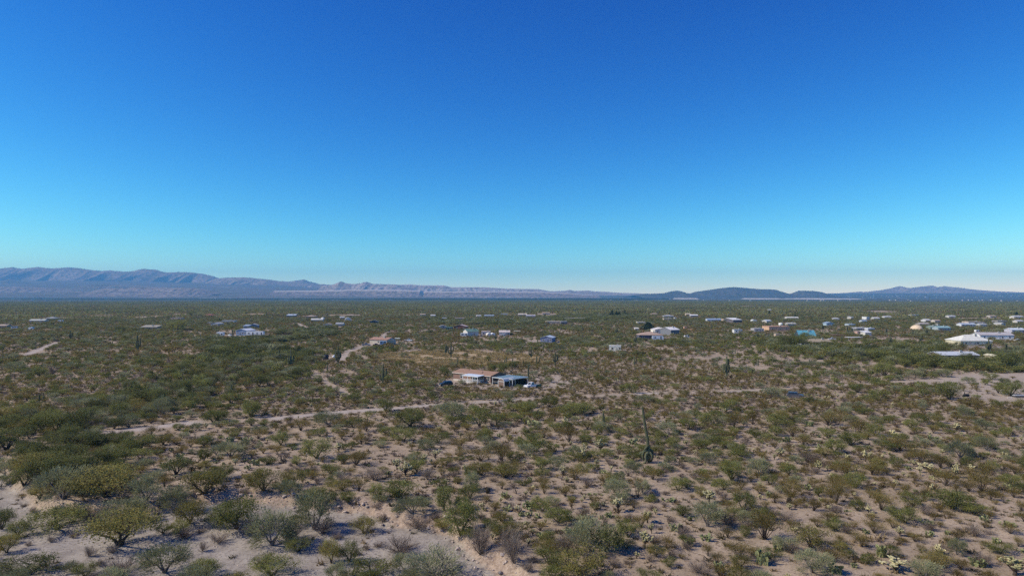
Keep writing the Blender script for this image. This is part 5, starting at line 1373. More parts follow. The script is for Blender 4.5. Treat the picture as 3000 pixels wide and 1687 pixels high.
HAND += crop(1000, 1187, 2.576, [
    ('mesquite', 520, 160, 235, 135), ('mesquite', 470, 272, 195, 110), ('mesquite', 720, 285, 170, 90), ('palo', 850, 100, 180, 130), ('mesquite', 1040, 165, 190, 170), ('mesquite', 1170, 145, 150, 90),
    ('mesquite', 1390, 60, 160, 90), ('mesquite', 1750, 72, 250, 90), ('palo', 720, 62, 120, 70), ('creosote', 190, 195, 170, 90), ('creosote', 110, 450, 240, 110), ('creosote', 890, 322, 200, 90),
    ('creosote', 1050, 420, 180, 100), ('creosote', 1210, 425, 180, 135), ('creosote', 1720, 280, 190, 130), ('creosote', 1610, 122, 120, 80), ('creosote', 1530, 245, 140, 80), ('olive', 1050, 525, 190, 110),
    ('olive', 1240, 545, 200, 120), ('mesquite', 1440, 355, 230, 120), ('creosote', 130, 645, 170, 110), ('mesquite', 440, 700, 260, 150), ('mesquite', 260, 700, 150, 130), ('mesquite', 775, 795, 190, 200),
    ('mesquite', 905, 940, 230, 270), ('brush', 1050, 1105, 260, 240), ('palo', 1880, 1095, 360, 260), ('olive', 1800, 1275, 340, 240), ('mesquite', 1640, 885, 220, 130), ('mesquite', 2000, 1095, 300, 210),
    ('palo', 980, 642, 130, 140), ('brush', 250, 562, 200, 110), ('brush', 20, 605, 130, 130), ('mesquite', 50, 705, 130, 90), ('palo', 710, 1300, 430, 250), ('olive', 170, 965, 200, 140),
    ('brush', 440, 1105, 260, 150), ('mesquite', 60, 1180, 170, 170), ('mesquite', 230, 1290, 370, 160), ('brush', 580, 865, 220, 115), ('creosote', 1530, 665, 110, 90), ('creosote', 1690, 685, 140, 90),
    ('palo', 2090, 695, 170, 145), ('brush', 1300, 1190, 220, 210), ('brush', 1270, 1100, 280, 190), ('olive', 1300, 985, 220, 130), ('creosote', 1160, 795, 150, 80), ('brush', 1700, 1120, 230, 170),
    ('cholla', 2310, 885, 125, 105), ('cholla', 2290, 1075, 155, 140), ('cholla', 2340, 965, 65, 85), ('cholla', 485, 532, 130, 110), ('cholla', 420, 485, 100, 90), ('cholla', 710, 402, 70, 70), ('cholla', 620, 445, 90, 80),
    ('cholla', 1955, 345, 100, 90), ('cholla', 1825, 425, 65, 130), ('cholla', 1672, 545, 55, 95), ('cholla', 2090, 805, 110, 120), ('cholla', 940, 525, 65, 85), ('cholla', 150, 150, 70, 60), ('cholla', 1690, 145, 80, 60),
    ('cholla', 740, 195, 60, 45), ('cholla', 2230, 1155, 60, 60), ('pear', 1230, 695, 105, 60), ('pear', 1410, 775, 155, 80), ('pear', 1250, 795, 105, 60), ('pear', 1480, 845, 85, 50), ('pear', 1360, 832, 90, 50),
    ('pear', 2020, 845, 100, 60), ('pear', 1710, 865, 110, 60), ('pear', 2190, 945, 120, 60), ('pear', 2110, 955, 85, 60), ('pear', 2505, 945, 95, 75), ('pear', 2460, 722, 140, 45), ('pear', 2350, 702, 85, 50),
    ('pear', 460, 602, 90, 55), ('pear', 1420, 572, 60, 45), ('pear', 1830, 812, 60, 45), ('pear', 2200, 292, 95, 60), ('pear', 2100, 342, 60, 50), ('pear', 990, 632, 100, 80), ('pear', 350, 522, 70, 40),
    ('pear', 1440, 155, 115, 60), ('pear', 1970, 512, 90, 40), ('dead', 785, 575, 75, 125), ('dead', 1320, 665, 55, 65), ('dead', 2240, 695, 65, 120), ('dead', 2170, 530, 130, 60), ('dead', 880, 215, 140, 35),
    ('brush', 650, 560, 120, 90), ('palo', 530, 440, 100, 70), ('creosote', 1760, 560, 200, 110), ('brush', 1860, 610, 120, 80), ('creosote', 2350, 560, 140, 90), ('mesquite', 2540, 640, 160, 110), ('creosote', 2250, 610, 120, 70),
    ('palo', 1620, 490, 130, 110), ('palo', 1770, 390, 110, 90), ('creosote', 1740, 780, 60, 90), ('mesquite', 1910, 790, 80, 70), ('brush', 2170, 870, 90, 70)])
HAND += crop(2000, 1187, 2.576, [
    ('creosote', 830, 690, 210, 125), ('creosote', 1160, 745, 180, 175), ('creosote', 1500, 790, 220, 155), ('creosote', 620, 1010, 280, 225), ('creosote', 430, 1160, 240, 155), ('creosote', 190, 1135, 110, 90),
    ('creosote', 830, 235, 190, 90), ('creosote', 910, 300, 150, 80), ('creosote', 1230, 545, 200, 130), ('creosote', 1430, 525, 180, 100), ('creosote', 1800, 435, 170, 120), ('creosote', 1990, 605, 230, 135),
    ('creosote', 2260, 650, 260, 160), ('creosote', 2290, 562, 150, 140), ('creosote', 1950, 475, 150, 110), ('creosote', 2280, 295, 130, 90), ('creosote', 530, 145, 120, 100), ('creosote', 390, 165, 160, 100),
    ('mesquite', 460, 790, 215, 150), ('mesquite', 370, 565, 190, 155), ('palo', 190, 915, 190, 200), ('mesquite', 2030, 775, 300, 165), ('mesquite', 1670, 885, 240, 135), ('mesquite', 2200, 815, 200, 95),
    ('mesquite', 420, 405, 180, 90), ('palo', 580, 525, 160, 125), ('mesquite', 700, 155, 170, 100), ('mesquite', 170, 145, 140, 100), ('mesquite', 130, 335, 160, 90), ('mesquite', 230, 235, 200, 65), ('mesquite', 800, 525, 140, 90),
    ('creosote', 1440, 960, 200, 110), ('mesquite', 1150, 935, 180, 95), ('olive', 960, 1070, 250, 195), ('mesquite', 1740, 765, 180, 120), ('brush', 1840, 825, 120, 90), ('brush', 950, 435, 180, 90), ('palo', 980, 1260, 260, 185),
    ('mesquite', 2400, 1115, 200, 105), ('creosote', 1900, 1255, 250, 160), ('mesquite', 1550, 1140, 170, 100), ('creosote', 1140, 1180, 220, 115), ('brush', 830, 1115, 130, 85), ('brush', 2200, 985, 160, 95), ('creosote', 1750, 1025, 140, 75),
    ('mesquite', 2540, 665, 130, 105), ('cholla', 200, 735, 130, 110), ('cholla', 1600, 1240, 240, 120), ('cholla', 2500, 1280, 220, 165), ('cholla', 1380, 425, 90, 90), ('cholla', 1245, 425, 80, 65), ('cholla', 1030, 495, 70, 80),
    ('cholla', 740, 385, 90, 70), ('cholla', 2070, 195, 90, 65), ('cholla', 1590, 245, 80, 65), ('cholla', 1840, 485, 160, 65), ('cholla', 2060, 545, 70, 100), ('cholla', 1880, 665, 40, 80), ('cholla', 330, 62, 50, 45), ('cholla', 2180, 495, 80, 55),
    ('cholla', 1790, 505, 60, 50), ('pear', 160, 515, 95, 55), ('pear', 790, 275, 100, 60), ('pear', 1030, 325, 60, 50), ('pear', 960, 155, 90, 50), ('pear', 650, 695, 80, 65), ('pear', 940, 635, 85, 60), ('pear', 720, 1090, 125, 80),
    ('pear', 600, 1200, 130, 150), ('pear', 270, 1250, 120, 105), ('pear', 1150, 1265, 140, 105), ('pear', 2230, 1210, 165, 95), ('pear', 1500, 1140, 100, 120), ('pear', 1300, 1225, 65, 60), ('pear', 1860, 985, 80, 60), ('pear', 2240, 255, 80, 60),
    ('pear', 1880, 255, 120, 45), ('pear', 50, 1060, 95, 80), ('pear', 180, 1020, 120, 80), ('pear', 960, 1135, 100, 55), ('pear', 2440, 905, 140, 55), ('pear', 610, 565, 85, 45), ('pear', 2450, 625, 100, 55), ('pear', 1380, 965, 80, 50),
    ('brush', 780, 870, 170, 90), ('brush', 690, 860, 100, 90), ('palo', 780, 1090, 170, 110), ('brush', 330, 900, 190, 120), ('creosote', 340, 1000, 150, 90), ('creosote', 1690, 670, 120, 90), ('mesquite', 1300, 620, 160, 130), ('creosote', 1160, 620, 150, 100),
    ('creosote', 2160, 650, 160, 100), ('creosote', 1340, 210, 200, 110), ('creosote', 1100, 150, 200, 110), ('creosote', 1640, 340, 200, 100), ('mesquite', 1560, 340, 160, 80), ('mesquite', 1450, 230, 150, 100), ('creosote', 2080, 300, 160, 80),
    ('olive', 430, 1230, 150, 120), ('brush', 120, 1260, 200, 120), ('creosote', 280, 1280, 160, 90), ('mesquite', 30, 620, 120, 80), ('mesquite', 30, 1050, 120, 90), ('brush', 2260, 1200, 200, 110), ('brush', 1240, 965, 120, 70)])
HAND += crop(1000, 750, 2.576, [
    ('mesquite', 335, 1172, 130, 105), ('mesquite', 550, 1002, 110, 60), ('mesquite', 780, 902, 100, 60), ('mesquite', 1390, 1182, 170, 90), ('palo', 840, 1212, 150, 95), ('mesquite', 1260, 1132, 90, 70), ('mesquite', 2190, 1032, 90, 80),
    ('mesquite', 1110, 792, 50, 42), ('mesquite', 1215, 882, 100, 75), ('mesquite', 1140, 872, 80, 60), ('mesquite', 710, 972, 55, 50), ('mesquite', 1290, 852, 80, 60), ('mesquite', 920, 832, 80, 45), ('mesquite', 330, 952, 70, 55), ('mesquite', 430, 852, 60, 60),
    ('creosote', 860, 1100, 130, 60), ('creosote', 1180, 1090, 130, 60), ('creosote', 210, 1095, 80, 60), ('creosote', 120, 1140, 90, 60), ('mesquite', 1570, 1140, 140, 90), ('mesquite', 1800, 1180, 240, 90), ('palo', 2290, 1105, 150, 60)])
HAND += crop(2000, 750, 2.576, [
    ('mesquite', 2470, 1052, 190, 115), ('mesquite', 2010, 1082, 180, 130), ('mesquite', 1470, 1092, 150, 90), ('mesquite', 1700, 1062, 130, 80), ('palo', 680, 1062, 150, 75), ('mesquite', 1520, 902, 160, 95), ('palo', 1750, 922, 120, 65),
    ('mesquite', 1790, 832, 280, 110), ('mesquite', 2150, 832, 120, 100), ('mesquite', 2450, 852, 260, 130), ('olive', 2550, 1150, 110, 75), ('mesquite', 840, 702, 240, 110), ('mesquite', 930, 632, 90, 55), ('mesquite', 1100, 692, 180, 50), ('mesquite', 1500, 782, 200, 80),
    ('mesquite', 1980, 762, 110, 110), ('mesquite', 1650, 712, 150, 70), ('palo', 1960, 912, 110, 60), ('creosote', 2380, 1035, 80, 60), ('creosote', 2220, 1020, 60, 30), ('creosote', 2120, 1020, 70, 50), ('mesquite', 2330, 930, 110, 50), ('palo', 2160, 960, 90, 50),
    ('mesquite', 1890, 690, 110, 50), ('mesquite', 2080, 690, 100, 45), ('creosote', 2300, 1035, 50, 30), ('mesquite', 1320, 1030, 110, 70)])
HAND += crop(0, 750, 2.576, [
    ('mesquite', 1340, 562, 150, 75), ('mesquite', 905, 572, 90, 42), ('mesquite', 1200, 1150, 160, 80), ('mesquite', 1080, 1210, 120, 70), ('palo', 910, 1190, 170, 70), ('mesquite', 1120, 1100, 210, 110), ('mesquite', 760, 1130, 170, 90), ('mesquite', 1390, 1040, 130, 100),
    ('palo', 1540, 1050, 130, 70), ('mesquite', 1740, 1110, 130, 85), ('mesquite', 1900, 1200, 120, 100), ('mesquite', 1640, 1240, 160, 90), ('mesquite', 300, 910, 100, 70), ('brush', 395, 895, 90, 60), ('palo', 110, 870, 130, 70), ('mesquite', 1460, 460, 90, 40),
    ('palo', 1495, 472, 75, 45), ('mesquite', 1640, 495, 60, 28), ('mesquite', 2480, 500, 60, 30), ('mesquite', 1900, 690, 200, 60), ('mesquite', 1720, 760, 200, 90), ('palo', 2000, 880, 180, 60), ('palo', 2120, 920, 150, 55)])

# ------------------------------------------------------------------ labels that single a plant out by landmarks
LANDMARKS = [('the tall bent saguaro', 1895, 1357), ('the brown mobile home', 1395, 1118), ('the narrow arched shed', 1480, 1133), ('the charcoal parked car', 2330, 1165), ('the white pickup', 1556, 1136),
    ('the white-topped yard table', 2985, 1166), ('the five-armed pale saguaro', 2128, 1107), ('the saguaro behind the road mesquite', 1121, 1125), ('the olive wash mesquite', 353, 1597), ('the blue-green bottom palo verde', 1275, 1690),
    ('the short twin saguaros', 121, 1177), ('the tan garage house', 1105, 1008), ('the blue gabled house', 1600, 1004), ('the small white block shed', 1802, 1029), ('the turquoise-roofed house', 2365, 992),
    ('the long metal-roofed house', 2812, 1056), ('the black water tank', 955, 1052), ('the slim lone saguaro', 1768, 1253), ('the lone barrel cactus', 1429, 1443), ('the right-hand barrel cactus', 2312, 1473),
    ('the black smoker', 2831, 1165), ('the big bottom cholla', 2621, 1668), ('the corner cholla', 2970, 1684), ('the wash bend', 1180, 1535), ('the road entering at left', 400, 1258), ('the tall green prickly pear', 2233, 1652),
    ('the bright broad mesquite', 2788, 1488), ('the bare-limbed bank shrub', 1407, 1616), ('the lone shrub in the wash', 594, 1614), ('the pale twin chollas', 1175, 1390), ('the cut bank boulders', 830, 1470), ('the bottom left corner', 20, 1670), ('the middle of the wash bed', 700, 1600), ('the left bend of the wash', 60, 1420)]
ORD = ['nearest', 'second', 'third', 'fourth', 'fifth', 'sixth', 'seventh', 'eighth', 'ninth', 'tenth', 'eleventh', 'twelfth', 'thirteenth', 'fourteenth', 'fifteenth', 'sixteenth', 'seventeenth', 'eighteenth', 'nineteenth', 'twentieth']
def autolabel(items):
    """items: dicts with o, noun, px, py, D; the label says which by kind, look and place beside a landmark"""
    bk = {}
    for it in items:
        best = None
        for nm, lx, ly in LANDMARKS:
            dx, dy = it['px'] - lx, (it['py'] - ly) * 2.2
            d = math.hypot(dx, dy)
            if d < 6: continue
            if best is None or d < best[0]: best = (d, nm, dx, dy)
        d, nm, dx, dy = best
        side = ('right of' if dx > 0 else 'left of') if abs(dx) > abs(dy) else ('in front of' if dy > 0 else 'beyond')
        bk.setdefault((it['noun'], nm, side), []).append((d, it))
    for (noun, nm, side), L in bk.items():
        L.sort(key=lambda t: t[0])
        for k, (d, it) in enumerate(L):
            if len(L) == 1: s = f'{noun} {side} {nm}'
            elif k < len(ORD): s = f'{noun}, {ORD[k]} {side} {nm}'
            else: s = f'{noun}, {ORD[k - 20]} after twenty {side} {nm}' if k < 40 else f'{noun} in the thicket {side} {nm}'
            it['o']['label'] = s

NOUN = {'shade': ('dark green mesquite tree', 'dark green mesquite shrub'), 'mesquite': ('green mesquite tree', 'green mesquite shrub'), 'olive': ('olive mesquite tree', 'olive mesquite shrub'), 'palo': ('pale grey-green palo verde', 'small pale palo verde'),
        'creosote': ('broad olive-brown creosote bush', 'olive-brown creosote bush'), 'brush': ('bare grey shrub', 'small bare grey shrub'), 'cholla': ('pale yellow-topped cholla', 'small pale cholla'),
        'pear': ('broad green prickly pear', 'small green prickly pear'), 'dead': ('dark leafless dead shrub', 'small dark dead shrub')}
CATS = {'shade': 'tree', 'mesquite': 'tree', 'olive': 'tree', 'palo': 'tree', 'creosote': 'bush', 'brush': 'shrub', 'cholla': 'cactus', 'pear': 'cactus', 'dead': 'dead shrub'}
GROUPS = {'shade': 'mesquite trees of the desert flat', 'mesquite': 'mesquite trees of the desert flat', 'olive': 'mesquite trees of the desert flat', 'palo': 'palo verde trees along the wash and flat', 'creosote': 'creosote bushes on the sand',
          'brush': 'bare grey shrubs', 'cholla': 'cholla cacti with pale tops', 'pear': 'prickly pear clumps', 'dead': 'dead shrubs'}
BIG = {'shade': 4.2, 'mesquite': 4.2, 'olive': 4.2, 'palo': 4.0, 'creosote': 2.5, 'brush': 2.2, 'cholla': 1.5, 'pear': 1.6, 'dead': 1.8}
UH = {'shade': .60, 'mesquite': .60, 'olive': .60, 'palo': .72, 'creosote': .68, 'brush': .55, 'cholla': .95, 'pear': .62, 'dead': .95}

plants = []        # dict kind, x, y, w, h, hand
rs = random.Random(77)
for k, px, py, w, h in HAND:
    x, y, z = at(px, py)
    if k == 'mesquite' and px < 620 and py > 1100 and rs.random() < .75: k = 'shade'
    D = y
    wm = w / F * D * 1.18
    hm = h / F * D * 1.05
    # the crown also fills its picture height by its depth: take that part off again
    el = math.atan2(CAM_H, D)
    hm = max(hm - wm * .38 * math.sin(el), hm * .5)
    plants.append(dict(k=k, x=x, y=y, w=wm, h=hm, hand=True, d=math.hypot(x, y)))

# ------------------------------------------------------------------ the rest of the scrub, scattered
RNG = np.random.default_rng(4)
def free(x, y, margin=0.6, plants_too=None):
    ok = np.ones(len(x), bool)
    for pts, hw in LINES: ok &= poly_dist(x, y, pts) > hw * .9 + margin
    for b in BUILT: ok &= np.hypot(x - b[0], y - b[1]) > b[2]
    return ok
def los(x, y, h):
    """False where a plant would stand up in front of a house"""
    ok = np.ones(len(x), bool); r = np.hypot(x, y); a = x / y
    for cx, cy, rad, hx, hy, hw in BUILT:
        if hy <= 0: continue
        R0 = math.hypot(hx, hy)
        s = (np.abs(a - hx / hy) * hy < hw + 1.5) & (r < R0) & (r > R0 - 150)
        t_ = .9 if R0 < 380 else 2.1
        ok &= ~(s & (h > t_ + (CAM_H - t_) * (R0 - r) / R0))
    return ok
def open_view(px0, px1, pts, n, hw):
    for q in np.linspace(px0, px1, n):
        py = np.interp(q, [p[0] for p in pts], [p[1] for p in pts])
        x, y = flat(q, py); VIEWS.append((x, y, hw))
VIEWS = []
for a, b in ((340, 550), (815, 1255), (1395, 1530), (1850, 1925), (2140, 2245)): open_view(a, b, ROAD_PX, max(3, int((b - a) / 14)), 1.9)
open_view(78, 172, [(78, 1040), (121, 1023), (149, 1012), (172, 1004)], 8, 3.0)
0 and open_view(905, 1019, [(905, 1080), (938, 1108), (972, 1131), (1019, 1154)], 8, 1.6)
open_view(1000, 1095, [(1000, 1056), (1012, 1040), (1024, 1028), (1063, 1014), (1095, 1011)], 9, 2.6)
open_view(1120, 1560, [(1120, 1052), (1350, 1060), (1560, 1058)], 24, 5.0)
open_view(2640, 2990, [(2640, 1120), (2800, 1108), (2990, 1100)], 18, 4.0)
open_view(2800, 2990, [(2800, 1150), (2990, 1170)], 12, 3.6)
open_view(690, 845, [(690, 985), (845, 982)], 8, 5)
for q in range(len(BANK_PX) - 1):
    if 700 < BANK_PX[q][0] < 1560:
        (ax, ay), (bx, by) = BANK[q], BANK[q + 1]; L_ = math.hypot(bx - ax, by - ay); nx, ny = (by - ay) / L_, -(bx - ax) / L_
        if not inside(np.array([ax + nx * 2]), np.array([ay + ny * 2]), BED)[0]: nx, ny = -nx, -ny
        for t in np.linspace(0, 1, 5):
            for off in ((1.5,) if BANK_PX[q][0] < 950 else (3.4, 5.6, 7.2)): VIEWS.append((ax + (bx - ax) * t + nx * off, ay + (by - ay) * t + ny * off, 1.7))
def views_ok(x, y, h):
    ok = np.ones(len(x), bool); r = np.hypot(x, y); a = x / y
    for hx, hy, hw in VIEWS:
        R0 = math.hypot(hx, hy)
        s = (np.abs(a - hx / hy) * hy < hw) & (r < R0) & (r > R0 - 90)
        ok &= ~(s & (h * .8 > .1 + CAM_H * (R0 - r) / R0))
    return ok
# the brown home, its shed and carport need a clear view too
for t in (1, 5, 9, 13, 17, 21, 25):
    p = loc_uv(t, 0); BUILT.append((p[0], p[1], 1.5, p[0], p[1], 2.5))
for t in (1, 5, 9, 13, 17): 
    for v in (2, 6): p = loc_uv(t, v); BUILT.append((p[0], p[1], 4.5, 0, 0, 0))
for t in (20, 24, 27):
    for v in (2, 6): p = loc_uv(t, v); BUILT.append((p[0], p[1], 3.6, 0, 0, 0))
p = at(1470, 1131); BUILT.append((p[0] + 1, p[1] + 2, 3.6, p[0], p[1], 2))

def sample(r0, r1, n, half=41.0):
    r = np.sqrt(RNG.uniform(r0 ** 2, r1 ** 2, n)); a = np.radians(RNG.uniform(-half, half, n))
    return r * np.sin(a), r * np.cos(a)
def in_any(x, y, polys):
    m = np.zeros(len(x), bool)
    for P in polys: m |= inside(x, y, P)
    return m
KIND = np.array(['creosote', 'mesquite', 'olive', 'palo', 'brush', 'cholla', 'pear', 'dead', 'shade'])
P_OPEN = np.array([.49, .10, .035, .05, .17, .085, .085, .015, .005])
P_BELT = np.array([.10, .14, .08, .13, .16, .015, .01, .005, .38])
P_RIGHT = np.array([.37, .145, .035, .07, .17, .115, .10, .012, .005])
P_RGREEN = np.array([.12, .42, .08, .12, .15, .02, .01, .005, .12])
P_BED = np.array([.06, .12, .10, .25, .40, 0, .01, .03, .05])
OPEN_BED = gpoly([(430, 1560), (900, 1530), (960, 1620), (700, 1650), (450, 1640)])
def scatter(r0, r1, per, seed):
    n = int((r1 ** 2 - r0 ** 2) * math.radians(41.0) * per)
    x, y = sample(r0, r1, n)
    belt = in_any(x, y, BELTS); bleft = inside(x, y, BELTS[0])
    bare = inside(x, y, YARD) | inside(x, y, TANYARD)
    hy = inside(x, y, HYARD)
    field = inside(x, y, FIELD)
    sand = inside(x, y, OPEN_SAND)
    bed = inside(x, y, BED)
    nz = fbm(x / 38, y / 38, 3, 301); nz2 = fbm(x / 11, y / 11, 2, 302)
    keep = np.clip(.30 + 1.9 * (nz - .3) + .9 * (nz2 - .45), .14, 1.0)
    keep = np.where(belt, np.maximum(keep, .95), keep)
    keep = np.where(belt, keep, keep * (.70 + .30 * sstep(120, 210, np.hypot(x, y)))); keep = np.where(sand, keep * .6, keep); keep = np.where(bare, .05, keep); keep = np.where(hy, .16, keep); keep = np.where(field, .05, keep); keep = np.where(bed, np.where(poly_dist(x, y, BANK) < 3.2, .30, np.where((poly_dist(x, y, BANK) < 9.0) | inside(x, y, OPEN_BED), .012, .13)), keep)
    ok = (RNG.uniform(0, 1, n) < keep) & free(x, y)
    x, y, belt, bleft, bed = x[ok], y[ok], belt[ok], bleft[ok], bed[ok]
    n = len(x)
    u = RNG.uniform(0, 1, n)
    right = x > -.02 * y
    drift = fbm(x / 75, y / 75, 2, 310)
    pr = np.where(bed[:, None], P_BED, np.where(bleft[:, None], P_BELT, np.where(belt[:, None], P_RGREEN, np.where(right[:, None], P_RIGHT, P_OPEN)))).copy()
    pr[:, 0] *= np.where(belt, 1, .45 + 1.9 * sstep(.38, .62, drift)); pr[:, 1] *= .5 + 1.3 * sstep(.62, .4, drift); pr[:, 4] *= .4 + 1.6 * fbm(x / 50, y / 50, 2, 311)
    pr /= pr.sum(1, keepdims=True)
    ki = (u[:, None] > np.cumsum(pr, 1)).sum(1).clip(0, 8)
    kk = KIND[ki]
    lo = np.array([1.1, 1.7, 1.7, 1.6, .9, .7, .7, .8, 2.0])[ki]; hi = np.array([3.3, 5.4, 5.4, 5.0, 2.9, 1.7, 1.9, 1.8, 5.6])[ki]
    w = lo + (hi - lo) * RNG.beta(1.6, 2.2, n); w = np.where(belt, w * 1.35, w)
    h = w * np.array([UH[k] for k in kk]) * RNG.uniform(.55, .95, n) * np.where(belt, 1.1, 1); w = w * np.where(kk == 'creosote', RNG.uniform(1.0, 1.35, n), RNG.uniform(.9, 1.15, n))
    ok = los(x, y, h) & views_ok(x, y, h)
    return kk[ok], x[ok], y[ok], w[ok], h[ok]

HX = np.array([p['x'] for p in plants]); HY_ = np.array([p['y'] for p in plants]); HW = np.array([p['w'] for p in plants])
def gridthin(kk, x, y, w, h, f=.33, hand_f=.40):
    """drop plants that stand inside others"""
    bl = inside(x, y, BELTS[0]); cell = 3.0; g = {}; keep = np.zeros(len(x), bool)
    for i in range(len(x)):
        if y[i] < 420:
            d = np.hypot(HX - x[i], HY_ - y[i])
            if (d < (HW + w[i]) * .5 * hand_f * (.7 if bl[i] else 1.5)).any(): continue
        c = (int(x[i] // cell), int(y[i] // cell)); bad = False
        for a in (-1, 0, 1):
            for b in (-1, 0, 1):
                for (qx, qy, qw) in g.get((c[0] + a, c[1] + b), ()):
                    if (qx - x[i]) ** 2 + (qy - y[i]) ** 2 < ((qw + w[i]) * f) ** 2: bad = True; break
                if bad: break
            if bad: break
        if bad: continue
        keep[i] = True; g.setdefault(c, []).append((x[i], y[i], w[i]))
    return kk[keep], x[keep], y[keep], w[keep], h[keep]
hx_, hy_, _ = at(1900, 1356); BUILT.append((hx_, hy_, 2.6, hx_, hy_, 1.2))
A1 = gridthin(*scatter(55, 330, .62, 1))
A2 = scatter(330, 1080, .19, 2)
# ------------------------------------------------------------------ which plants stand as things of their own: the 295 of each kind that show largest
for kk, x, y, w, h in zip(*A1):
    plants.append(dict(k=str(kk), x=float(x), y=float(y), w=float(w), h=float(h), hand=False, d=math.hypot(x, y)))
xs = np.array([p['x'] for p in plants]); ys = np.array([p['y'] for p in plants])
zs = ground_z(xs, ys)
for p, z in zip(plants, zs):
    p['z'] = float(z)
    p['px'], p['py'] = project(p['x'], p['y'], p['z'])
    p['size'] = p['h'] / p['d'] * (1 if p['w'] < 3 else 1.3)
def in_view(p): return -10 < p['px'] < 3010 and p['py'] - p['h'] / p['d'] * F < 1690
rest = {k: [] for k in GEN}
LIMIT = {'mesquite': 150, 'shade': 80, 'olive': 65, 'palo': 295, 'creosote': 295, 'brush': 295, 'cholla': 290, 'pear': 290, 'dead': 60}
todo = []
for k in GEN:
    L = sorted([p for p in plants if p['k'] == k], key=lambda p: (not p['hand'], -p['size']))
    vis = [p for p in L if in_view(p)]
    hid = [p for p in L if not in_view(p)]
    todo += vis[:LIMIT[k]]; rest[k] += vis[LIMIT[k]:] + hid
labelled = []
for p in todo:
    k = p['k']; v = rs.randrange(len(WHOLE[k])); rz = rs.uniform(0, 2 * math.pi)
    sx = p['w']; szz = p['h'] / UH[k]
    hpx = p['h'] / p['d'] * F
    e_ = rs.uniform(.88, 1.14) if p['hand'] else rs.uniform(.74, 1.3); cast = (sx * e_, sx / e_, szz)
    loc = (p['x'], p['y'], p['z'] - .03)
    if k in ('pear', 'dead') or hpx < 24:
        o = link(NAMES[k], WHOLE[k][v] if k not in ('pear', 'dead') else list(PARTS[k][v].values())[0])
        o.location = loc; o.rotation_euler = (0, 0, rz); o.scale = cast
    else:
        o = empty(NAMES[k], loc, rz, cast)
        for pn, me in PARTS[k][v].items(): link(pn, me, o)
    o['category'] = CATS[k]; o['group'] = GROUPS[k]
    labelled.append(dict(o=o, noun=NOUN[k][0 if p['w'] > BIG[k] * .8 else 1], px=p['px'], py=p['py']))
autolabel(labelled)

# ------------------------------------------------------------------ the countless rest: one object per kind, instanced
def stuff(name, label, cat, meshes, pts, rot, scl, idx):
    me = bpy.data.meshes.new(name)
    P = np.asarray(pts, np.float32)
    me.vertices.add(len(P)); me.vertices.foreach_set('co', P.ravel())
    a = me.attributes.new('rz', 'FLOAT', 'POINT'); a.data.foreach_set('value', np.asarray(rot, np.float32))
    a = me.attributes.new('scl', 'FLOAT_VECTOR', 'POINT'); a.data.foreach_set('vector', np.asarray(scl, np.float32).ravel())
    a = me.attributes.new('idx', 'INT', 'POINT'); a.data.foreach_set('value', np.asarray(idx, np.int32))
    o = link(name, me); tag(o, label, cat, kind='stuff')
    src = bpy.data.collections.new(name + '_source')
    for i, m in enumerate(meshes):
        src.objects.link(bpy.data.objects.new('%s_source_%02d' % (name, i), m))
    ng = bpy.data.node_groups.new(name + '_scatter', 'GeometryNodeTree')
    ng.interface.new_socket('Geometry', in_out='INPUT', socket_type='NodeSocketGeometry')
    ng.interface.new_socket('Geometry', in_out='OUTPUT', socket_type='NodeSocketGeometry')
    n, l = ng.nodes, ng.links
    gi, go = n.new('NodeGroupInput'), n.new('NodeGroupOutput')
    ci = n.new('GeometryNodeCollectionInfo'); ci.inputs['Collection'].default_value = src
    ci.inputs['Separate Children'].default_value = True; ci.inputs['Reset Children'].default_value = True
    iop = n.new('GeometryNodeInstanceOnPoints'); iop.inputs['Pick Instance'].default_value = True
    def nat(nm, ty):
        q = n.new('GeometryNodeInputNamedAttribute'); q.data_type = ty; q.inputs['Name'].default_value = nm; return q.outputs['Attribute']
    cx = n.new('ShaderNodeCombineXYZ'); l.new(nat('rz', 'FLOAT'), cx.inputs['Z'])
    er = n.new('FunctionNodeEulerToRotation'); l.new(cx.outputs[0], er.inputs[0])
    l.new(gi.outputs[0], iop.inputs['Points']); l.new(ci.outputs[0], iop.inputs['Instance'])
    l.new(nat('idx', 'INT'), iop.inputs['Instance Index']); l.new(er.outputs[0], iop.inputs['Rotation']); l.new(nat('scl', 'FLOAT_VECTOR'), iop.inputs['Scale'])
    l.new(iop.outputs[0], go.inputs[0])
    md = o.modifiers.new('scatter', 'NODES'); md.node_group = ng
    return o

